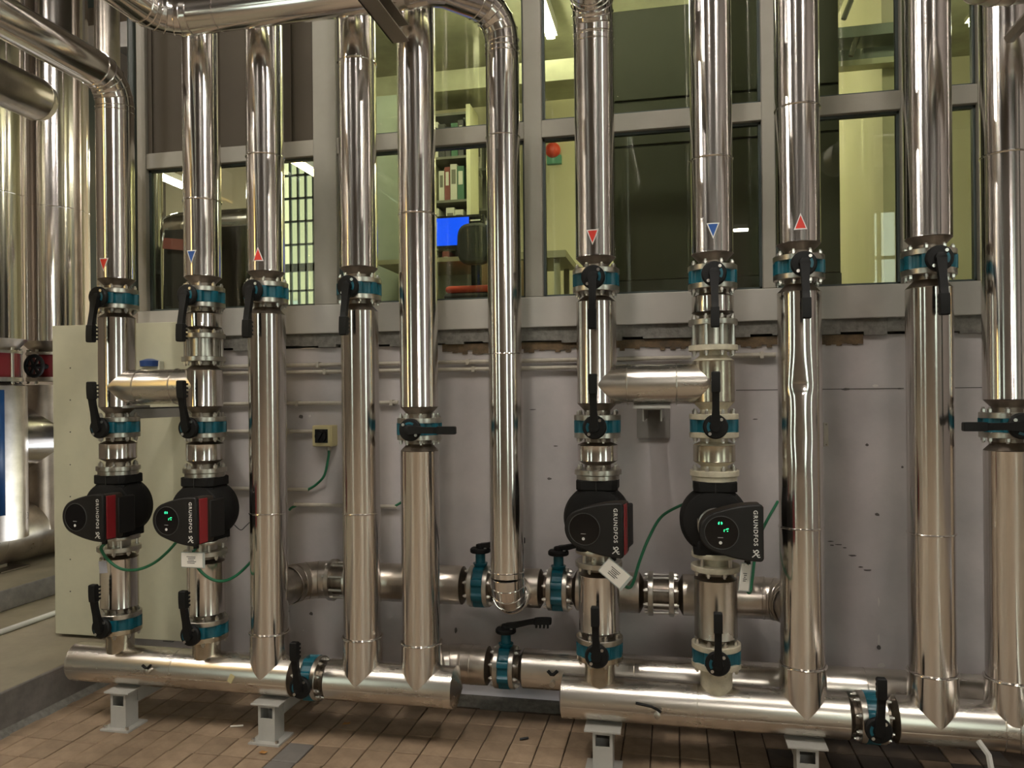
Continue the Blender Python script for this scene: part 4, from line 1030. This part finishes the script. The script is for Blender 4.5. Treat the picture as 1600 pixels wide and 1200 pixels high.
# wall brackets under the bridges
def bracket(px, row, label):
    p = at(px, row, -0.35); x = p.x; z = bpy.data.objects['bridging_pipe'].location.z if px < 600 else bpy.data.objects['bridging_pipe.001'].location.z
    z = z - RP - 0.012
    t = thing('wall_bracket', label, 'bracket', (x, 0.0, z))
    MB().bb((x - 0.075, YP - .05, z - .004), (x + .075, YP + 0.12, z + 0.008)).build('saddle_plate', 'support_grey', t)
    b = MB(); w_ = 0.04
    for s in (-1, 1): b.bb((x + s * w_, YP - .02, z - .058), (x + s * (w_ - .006), 0.02, z - .004))
    b.bb((x - w_, YP - .02, z - .010), (x + w_, 0.02, z - .004)); b.build('channel_arm', 'support_grey', t)
    MB().bb((x - .09, 0.0, z - .16), (x + .07, 0.02, z + .04)).build('wall_plate', 'patch_grey', t)
bracket(233, 648, 'white channel bracket under the left bridging pipe')
bracket(1021, 644, 'white channel bracket under the right bridging pipe')

# ---- front overhead pipe with elbow and its steel beam
be = thing('steel_beam', 'brown steel channel slanting under the top pipe, ending at the fifth riser', 'beam', at(600, 30, -0.75))
e0, e1 = at(632, 52, -0.70), Vector((at(632, 52, -0.70).x, -2.2, at(632, 52, -0.70).z))
b = MB(); w_, h_ = 0.055, 0.075
b.bb((e0.x - w_, e0.y, e0.z - h_ / 2), (e0.x - w_ + .006, e1.y, e0.z + h_ / 2)); b.bb((e0.x - w_, e0.y, e0.z - h_ / 2), (e0.x + .02, e1.y, e0.z - h_ / 2 + .006)); b.bb((e0.x - w_, e0.y, e0.z + h_ / 2 - .006), (e0.x + .02, e1.y, e0.z + h_ / 2)); b.build('channel', 'beam_brown', be)
b = MB(); b.cyl((e0.x - .02, e0.y - .1, 0), 0.006, e0.z, HZ, seg=8); b.build('hanger_rod', 'steel_dark', be)
# top right corner elbow piece and strut
pc = at(1562, -6, -0.95)
t = thing('corner_elbow', 'underside of a clad elbow in the top right corner', 'pipe', pc)
elbow_part(t, arc(pc + Vector((0.05, -0.15, .07)), (0, 1, 0), (-1, 0, 0), 0.17, 5), 0.088, 'clad_rear')
b = MB(); b.tube([pc + Vector((0.05, 0.02, .07)), pc + Vector((0.7, 0.02, .07))], 0.087, 32); b.build('run', 'clad_rear', t)
t = thing('strut_bar', 'dark strut crossing the rightmost riser at the top', 'strut', at(1592, 40, -0.80))
MB().tube([at(1579, 58, -0.78), at(1612, 22, -1.0)], 0.022, 6).build('bar', 'beam_brown', t)
# flat strap at the bottom right
t = thing('steel_strap', 'thin grey strap leaning under the bottom right header', 'strap', at(1540, 1180, -0.8))
MB().tube([at(1529, 1158, -0.74), at(1545, 1180, -0.78), Vector((at(1566, 1205, -0.9).x, -0.92, 0.006))], 0.011, 6).build('strip', 'support_grey', t)
t = thing('loose_slab', 'pale slab lying on the floor at the bottom right', 'slab', (at(1515, 1192, -.62).x, -0.62, 0))
q = at(1470, 1188, -.62); MB().bb((q.x, -0.78, 0.001), (at(1560, 1188, -.62).x, -0.60, 0.022)).build('block', 'concrete', t, bevel=.003)

# ---- conduits, switch, cables
def conduit(rows, px0, px1, label, row, sockets=(), r=0.0105, y=-0.005, m='conduit'):
    p = at((px0 + px1) / 2, row, y); z = p.z; x0, x1 = at(px0, row, y).x, at(px1, row, y).x
    t = thing('wall_conduit', label, 'conduit', (x0, y, z))
    MB().tube([(x0, y, z), (x1, y, z)], r, 12).build('tube', m, t)
    for px in sockets:
        xx = at(px, row, y).x; MB().bb((xx - .008, y - r - .003, z - r - .004), (xx + .008, 0.02, z + r + .004)).build('clip', m, t)
    return t
conduit(None, 225, 1080, 'upper of the two long conduits under the window ledge', 567, (497, 731))
conduit(None, 225, 1010, 'lower of the two long conduits under the window ledge', 579, (508, 740))
conduit(None, 345, 622, 'conduit on the wall above the rotary switch', 630, (465, 612))
conduit(None, 350, 494, 'conduit entering the rotary switch', 674, (452,))
conduit(None, 350, 482, 'conduit with green cable end below the rotary switch', 764)
conduit(None, 460, 620, 'short lower conduit behind the fourth riser', 790)
t = conduit(None, 1140, 1212, 'short conduit right of the rightmost check valve', 555, (1190,), r=.012)
p = at(505, 681, -0.04)
sw = thing('rotary_switch', 'beige rotary isolator switch with black knob on the grey wall', 'switch', (p.x, 0.02, p.z))
hs = 0.056
MB().bb((p.x - hs, -0.055, p.z - hs), (p.x + hs, 0.02, p.z + hs)).build('case', 'beige_plastic', sw, bevel=.006)
MB().bb((p.x - hs + .004, -0.061, p.z - hs + .004), (p.x + hs - .004, -0.055, p.z + hs - .004)).build('cover', 'beige_plastic', sw, bevel=.002)
b = MB(); b.bb((p.x - .036, -0.064, p.z - .036), (p.x + .036, -0.061, p.z + .036)); b.build('black_plate', 'black_plastic', sw)
kb = MB().lathe([(0.033, 0.063), (0.031, 0.078), (0.022, 0.080)], (p.x, 0, p.z), 'y', 24).build('knob', 'black_grip', sw)
MB().box((p.x, -0.087, p.z), (0.016, 0.016, 0.058), Matrix.Rotation(0.5, 3, 'Y')).build('knob_grip', 'black_grip', kb)
MB().cyl((p.x + .022, -0.02, 0), 0.012, p.z - hs - .022, p.z - hs, seg=12).build('cable_gland', 'conduit', sw)
def cable(pts, label, r=0.0068, m='cable_green'):
    P = []
    n = len(pts)
    for i in range(n - 1):
        p0 = pts[max(i - 1, 0)]; p1 = pts[i]; p2 = pts[i + 1]; p3 = pts[min(i + 2, n - 1)]
        for k in range(8):
            s = k / 8; P.append(0.5 * ((2 * p1) + (p2 - p0) * s + (2 * p0 - 5 * p1 + 4 * p2 - p3) * s * s + (3 * p1 - p0 - 3 * p2 + p3) * s ** 3))
    P.append(pts[-1])
    o = MB().tube(P, r, 10).build('cable', m); tag(o, label, 'cable'); return o
cable([Vector((p.x + .022, -.02, p.z - hs - .02)), at(513, 715, -.02), at(507, 742, -.015), at(494, 757, -.01), at(481, 765, -.005)], 'green cable hanging from the rotary switch')
ga, gb, gg, gh = A_[3], B_[3], G_[3], H_[3]
def pj(g): return Vector(g)
cable([pj(ga), at(158, 858, ga.y), at(170, 876, -.735), at(190, 889, -.72), at(215, 890, -.70), at(240, 880, -.67), at(262, 862, -.66), at(283, 838, -.66)], 'green cable drooping from the leftmost pump')
cable([pj(gb), at(302, 864, gb.y), at(308, 885, -.73), at(325, 902, -.71), at(346, 908, -.68), at(368, 900, -.60), at(391, 879, -.5), at(405, 862, -.45)], 'green cable drooping from the second pump to the third riser')
cable([pj(gg), at(958, 893, gg.y), at(972, 912, gg.y + .05), at(983, 918, -.62), at(990, 908, -.55), at(1000, 875, -.42), at(1015, 838, -.32), at(1035, 806, -.22), at(1070, 787, -.2), at(1085, 784, -.2)], 'green cable looping up from the third pump')
cable([pj(gh), at(1163, 890, gh.y), at(1166, 915, gh.y), at(1171, 926, gh.y + .04), at(1175, 905, -.6), at(1180, 868, -.45), at(1190, 830, -.3), at(1215, 784, -.1)], 'green cable rising behind the rightmost pump')
cable([at(452, 797, -.01), at(456, 793, -.008), at(463, 790, -.006)], 'green cable end entering the lower conduit left of the fourth riser')
cable([at(617, 791, -.006), at(622, 788, -.01), at(632, 782, -.012)], 'green cable end leaving the lower conduit towards the fifth riser')
cable([at(366, 820, -.3), at(376, 828, -.3), at(384, 822, -.3), at(398, 808, -.3)], 'thin black wire by the second pump', 0.0022, 'black_rubber')
p = at(1290, 679, 0.0); t = thing('cover_strip', 'small cream strip screwed to the wall right of the dented riser', 'strip', (p.x, 0.02, p.z))
MB().bb((p.x - .010, -0.004, p.z - .055), (p.x + .012, 0.02, p.z + .055)).build('strip', 'conduit', t, bevel=.002)
b = MB()
for s in (-1, 1): b.cyl((p.x + .002, -.004, p.z + s * .047), 0.004, 0, .002, 'y', 8)
b.build('screws', 'steel_dark', t)
# electrical box with blue cap behind the first bridge
p = at(238, 570, -.08); t = thing('socket_box', 'white socket box with a blue cap behind the left bridging pipe', 'box', (p.x, -.06, p.z))
MB().bb((p.x - .06, -.10, p.z - .06), (p.x + .06, -.062, p.z + .02)).build('case', 'binder_white', t, bevel=.004)
MB().lathe([(0.05, -.03), (0.052, 0.0), (0.02, .012)], (p.x, -.10, p.z + .02), 'z', 24).build('cap', 'blue_cap', t)
# tags
def paper_tag(c, w_, h_, rot, label, y, string_to=None, tilt=0.0):
    p = at(c[0], c[1], y); t = thing('paper_tag', label, 'tag', p)
    A = Matrix.Rotation(tilt, 3, 'Z') @ Matrix.Rotation(rot, 3, 'Y')
    b = MB(); b.box(p, (w_, 0.0016, h_), A); b.build('card', 'paper', t)
    b = MB(); b.box(p + A @ Vector((0.004, 0.0014, 0.0)), (w_ + .014, 0.0008, h_ + .008), A); b.build('clear_sleeve', 'sleeve', t)
    b = MB()
    for k in range(5): b.box(p + A @ Vector((-.004 + .003 * (k % 2), -.0012, .014 - k * .007)), (w_ * .42 - .008 * (k % 3), .0006, .0028), A)
    b.build('print_lines', 'ink', t)
    if string_to is not None: MB().tube([p + A @ Vector((-w_ * .3, 0, h_ * .45)), string_to], 0.0018, 6).build('tie', 'sleeve', t)
    return t
paper_tag((300, 875), 0.104, 0.062, 0.0, 'white paper tag hanging below the second pump', gb.y - .03, gb + Vector((0, 0, .0)))
paper_tag((960, 896), 0.104, 0.064, R(40), 'tilted white paper tag hanging below the third pump', gg.y - .05, gg)
paper_tag((1164, 902), 0.062, 0.10, R(12), 'turned paper tag hanging below the rightmost pump', gh.y - .02, gh, tilt=0.9)
p = at(161, 886, ga.y + .02); t = thing('paper_tag', 'small grey tag behind the cable of the leftmost pump', 'tag', p)
MB().box(p, (0.042, .0015, .056), Matrix.Rotation(-.1, 3, 'Y')).build('card', 'grey_tag', t)
MB().tube([p + Vector((0, 0, .026)), ga], 0.0016, 6).build('tie', 'sleeve', t)
# dry leaves and litter
for (px, py), rz, lab in (((541, 1131), .6, 'dry orange leaf on the pavers below the capped header'), ((411, 1176), .1, 'dry orange leaf on the pavers near the bottom edge')):
    d = at(px, py, 0) - CAM; p = CAM + d * (-(CAM.z - 0.006) / d.z); b = MB()
    b.add([p + Vector((math.cos(rz) * q[0] - math.sin(rz) * q[1], math.sin(rz) * q[0] + math.cos(rz) * q[1], q[2])) for q in ((-.02, 0, 0), (-.006, -.012, .004), (.012, -.010, .001), (.022, 0, .006), (.008, .011, .001), (-.008, .010, .005), (0, 0, .001))], [(0, 1, 6), (1, 2, 6), (2, 3, 6), (3, 4, 6), (4, 5, 6), (5, 0, 6)])
    o = b.build('dry_leaf', 'leaf'); tag(o, lab, 'leaf'); mo = o.modifiers.new('thick', 'SOLIDIFY'); mo.thickness = .0008
d = at(360, 1135, 0) - CAM; p = CAM + d * (-(CAM.z - 0.004) / d.z)
o = MB().tube([p, p + Vector((.055, .02, 0))], 0.0045, 8).build('cigarette_end', 'paper'); tag(o, 'white paper stick on the pavers left of the second pedestal', 'litter')
d = at(812, 1155, 0) - CAM; p = CAM + d * (-(CAM.z - 0.004) / d.z)
o = MB().tube([p, p + Vector((.02, .006, .003)), p + Vector((.035, .022, 0))], 0.005, 6).build('debris_scrap', 'black_rubber'); tag(o, 'black scrap on the pavers left of the right header cap', 'litter')
# tape remnants on headers
p = at(363, 1059, YF); t = MB()
t.box((p.x, YP - RH * math.cos(math.asin(max(-1, min(1, (p.z - ZH) / RH)))) - .001, p.z), (.024, .002, .04), Matrix.Rotation(.5, 3, 'Y')); t.build('tape_remnant', 'beige_plastic', HL)

# ================================================================== left background
def bigpipe(px0, px1, Y, row1, label, rows=(), rb=None):
    xa, xb = at(px0, 400, Y).x, at(px1, 400, Y).x; r = (xb - xa) / 2 / 1.14; x = (xa + xb) / 2
    z0 = at(px0, row1, Y - r).z
    t = thing('insulated_pipe', label, 'pipe', (x, Y, z0)); o = (x, Y, 0)
    MB().lathe([(r, z0), (r, HZ - .05)], o, 'z', 64).build('cladding', 'clad', t)
    MB().lathe([(r * .62, z0 - .09), (r, z0)], o, 'z', 48).build('end_cone', 'clad_rear', t)
    for w_ in rows: MB().ring((x, Y, at(px0 + 40, w_, Y - r).z), r, 0.004).build('seam_ring', 'clad', t)
    return x, r, z0
YA, YBk = 1.32, 0.75
xA, rA, zA = bigpipe(40, 134, YA, 533, 'wide bright clad pipe left of the leftmost pump line', (318,))
xB, rB, zB = bigpipe(-62, 33, YBk, 527, 'wide clad pipe cut by the left edge of the photo', (290,))
for x, r, z, Y, lab in ((xA, rA, zA, YA, 'red valve with black handwheel under the wide bright pipe'), (xB, rB, zB, YBk, 'red valve at the left edge under the cut pipe')):
    t = thing('gate_valve', lab, 'valve', (x, Y, z - .3))
    MB().lathe([(r * .75, z - .27), (r * .75, z - .10)], (x, Y, 0), 'z', 40).build('body', 'valve_red', t)
    MB().lathe([(r * .85, z - .10), (r * .85, z - .08)], (x, Y, 0), 'z', 40).build('flange', 'steel', t); MB().lathe([(r * .85, z - .30), (r * .85, z - .27)], (x, Y, 0), 'z', 40).build('flange', 'steel', t)
    b = MB(); b.ring((x + .06, Y - r * 1.15, z - .19), 0.075, 0.014, 'y', 28); b.cyl((x + .06, Y, z - .19), 0.02, r * .6, r * 1.2, 'y', 12)
    for k in range(3): b.box((x + .06, Y - r * 1.15, z - .19), (.15, .015, .016), Matrix.Rotation(k * PI / 3, 3, 'Y'))
    b.build('handwheel', 'black_grip', t)
    b = MB()
    for k in range(8): b.cyl((x + r * .78 * math.cos(k * PI / 4), Y + r * .78 * math.sin(k * PI / 4), 0), 0.011, z - .32, z - .06, seg=8)
    b.build('bolts', 'bolt', t)
# big horizontal main running away, with risers, tee and blue tank
xM = at(20, 835, 0.9).x; zM = at(20, 835, 0.9).z; rM = 0.22
t = thing('main_pipe', 'thick horizontal main pipe on feet at the left edge', 'pipe', (xM, 1.2, zM))
MB().tube([(xM - .1, -.2, zM), (xM - .1, 5.8, zM)], rM, 56).build('cladding', 'clad_rear', t)
for yy in (0.7, 2.4):
    MB().bb((xM - .25, yy, ZPL + .145), (xM + .1, yy + .25, ZPL + .155)).build('foot_plate', 'steel_dark', t); MB().bb((xM - .17, yy + .08, ZPL + .155), (xM - .02, yy + .17, zM - rM + .04)).build('foot', 'steel_dark', t)
MB().ring((xM - .1, .75, zM), rM, .004, 'y').build('seam_ring', 'clad_rear', t)
t = thing('riser_pipe', 'silver riser between the red valve and the thick main', 'pipe', (xB, YBk, zM))
MB().lathe([(rB * .96, zM), (rB * .96, zB - .33), (rB * .6, zB - .30)], (xB, YBk, 0), 'z', 56).build('cladding', 'clad_rear', t)
b = MB(); n = 16; vs = []; fs = []
for i in range(n + 1):
    a = R(-108 + 155 * i / n)
    for z in (zM + .18, zB - .36): vs.append((xB + (rB * .985) * math.sin(a + R(18)), YBk - (rB * .985) * math.cos(a + R(18)), z))
for i in range(n): fs.append((2 * i, 2 * i + 2, 2 * i + 3, 2 * i + 1))
b.add(vs, fs); o = b.build('blue_jacket', 'blue_paint', t); mo = o.modifiers.new('thick', 'SOLIDIFY'); mo.thickness = .006
t = thing('tee_pipe', 'clad tee with a round end disc below the red handwheel', 'pipe', (xA, YA, zM))
MB().lathe([(rA * .97, zM), (rA * .97, zA - .33)], (xA, YA, 0), 'z', 56).build('cladding', 'clad_rear', t)
pz = at(58, 685, YA - .3).z
A45 = frame_z(Vector((-0.55, -0.83, 0)))
b = MB(); b.lathe([(rA * 1.02, 0), (rA * 1.02, rA * 1.5), (rA * 1.05, rA * 1.5), (rA * 1.05, rA * 1.56), (0.01, rA * 1.56)], (xA, YA, pz), A45, 56); b.build('branch', 'clad', t)
# pipe on the platform floor
p0, p1 = at(0, 992, -.3), at(86, 964, .3)
o = MB().tube([(-3.83, -1.2, ZPL + .016), (-3.80, 3.0, ZPL + .016)], .016, 10).build('floor_conduit', 'lamp_body'); tag(o, 'thin grey conduit lying along the concrete platform', 'conduit')
# pipes and steel in the top left corner
t = thing('capped_duct', 'dark clad duct with an end cap in the upper left corner', 'duct', at(60, 140, -0.3))
pz = at(45, 150, -0.25); MB().lathe([(0.115, -.05), (0.115, 1.6)], (pz.x, -0.25, pz.z), 'y', 48).build('cladding', 'clad_rear', t)
MB().lathe([(0.02, -.16), (0.10, -.10), (0.117, -.05)], (pz.x, -0.25, pz.z), 'y', 48).build('end_cap', 'steel', t)
t = thing('steel_column', 'dark slender upright post just right of the leftmost upper pipe', 'post', (at(209, 300, -.2).x, -.2, ZPL))
x = at(208, 300, -.12).x; MB().tube([(x, -.12, at(208, 470, -.12).z), (x, -.12, HZ)], 0.022, 12).build('tube', 'dark_green', t)
t = thing('background_post', 'dark grey column behind the top left pipes', 'post', (at(138, 200, 2.2).x, 2.2, ZPL))
MB().bb((at(84, 100, 2.2).x, 2.2, ZPL), (at(122, 100, 2.2).x, 2.5, HZ)).build('shaft', 'dark_green', t)
t = thing('roof_girder', 'brown girder crossing the far bay at the top left', 'beam', at(160, 30, 1.9))
MB().bb((at(0, 30, 1.9).x - 1, 1.9, at(160, 45, 1.9).z), (at(215, 30, 1.9).x, 2.1, at(160, 10, 1.9).z)).build('web', 'beam_brown', t); MB().bb((at(0, 30, 1.9).x - 1, 1.8, at(160, 48, 1.9).z), (at(215, 30, 1.9).x, 2.2, at(160, 44, 1.9).z)).build('flange', 'beam_brown', t)
t = thing('far_pipe', 'narrow clad pipe behind the leftmost upper pipe', 'pipe', (at(165, 100, 1.4).x, 1.4, ZPL))
MB().lathe([(0.09, ZPL + .14), (0.09, HZ - .02)], (at(168, 100, 1.4).x, 1.4, 0), 'z', 40).build('cladding', 'clad_rear', t)
print('pavers', npv)
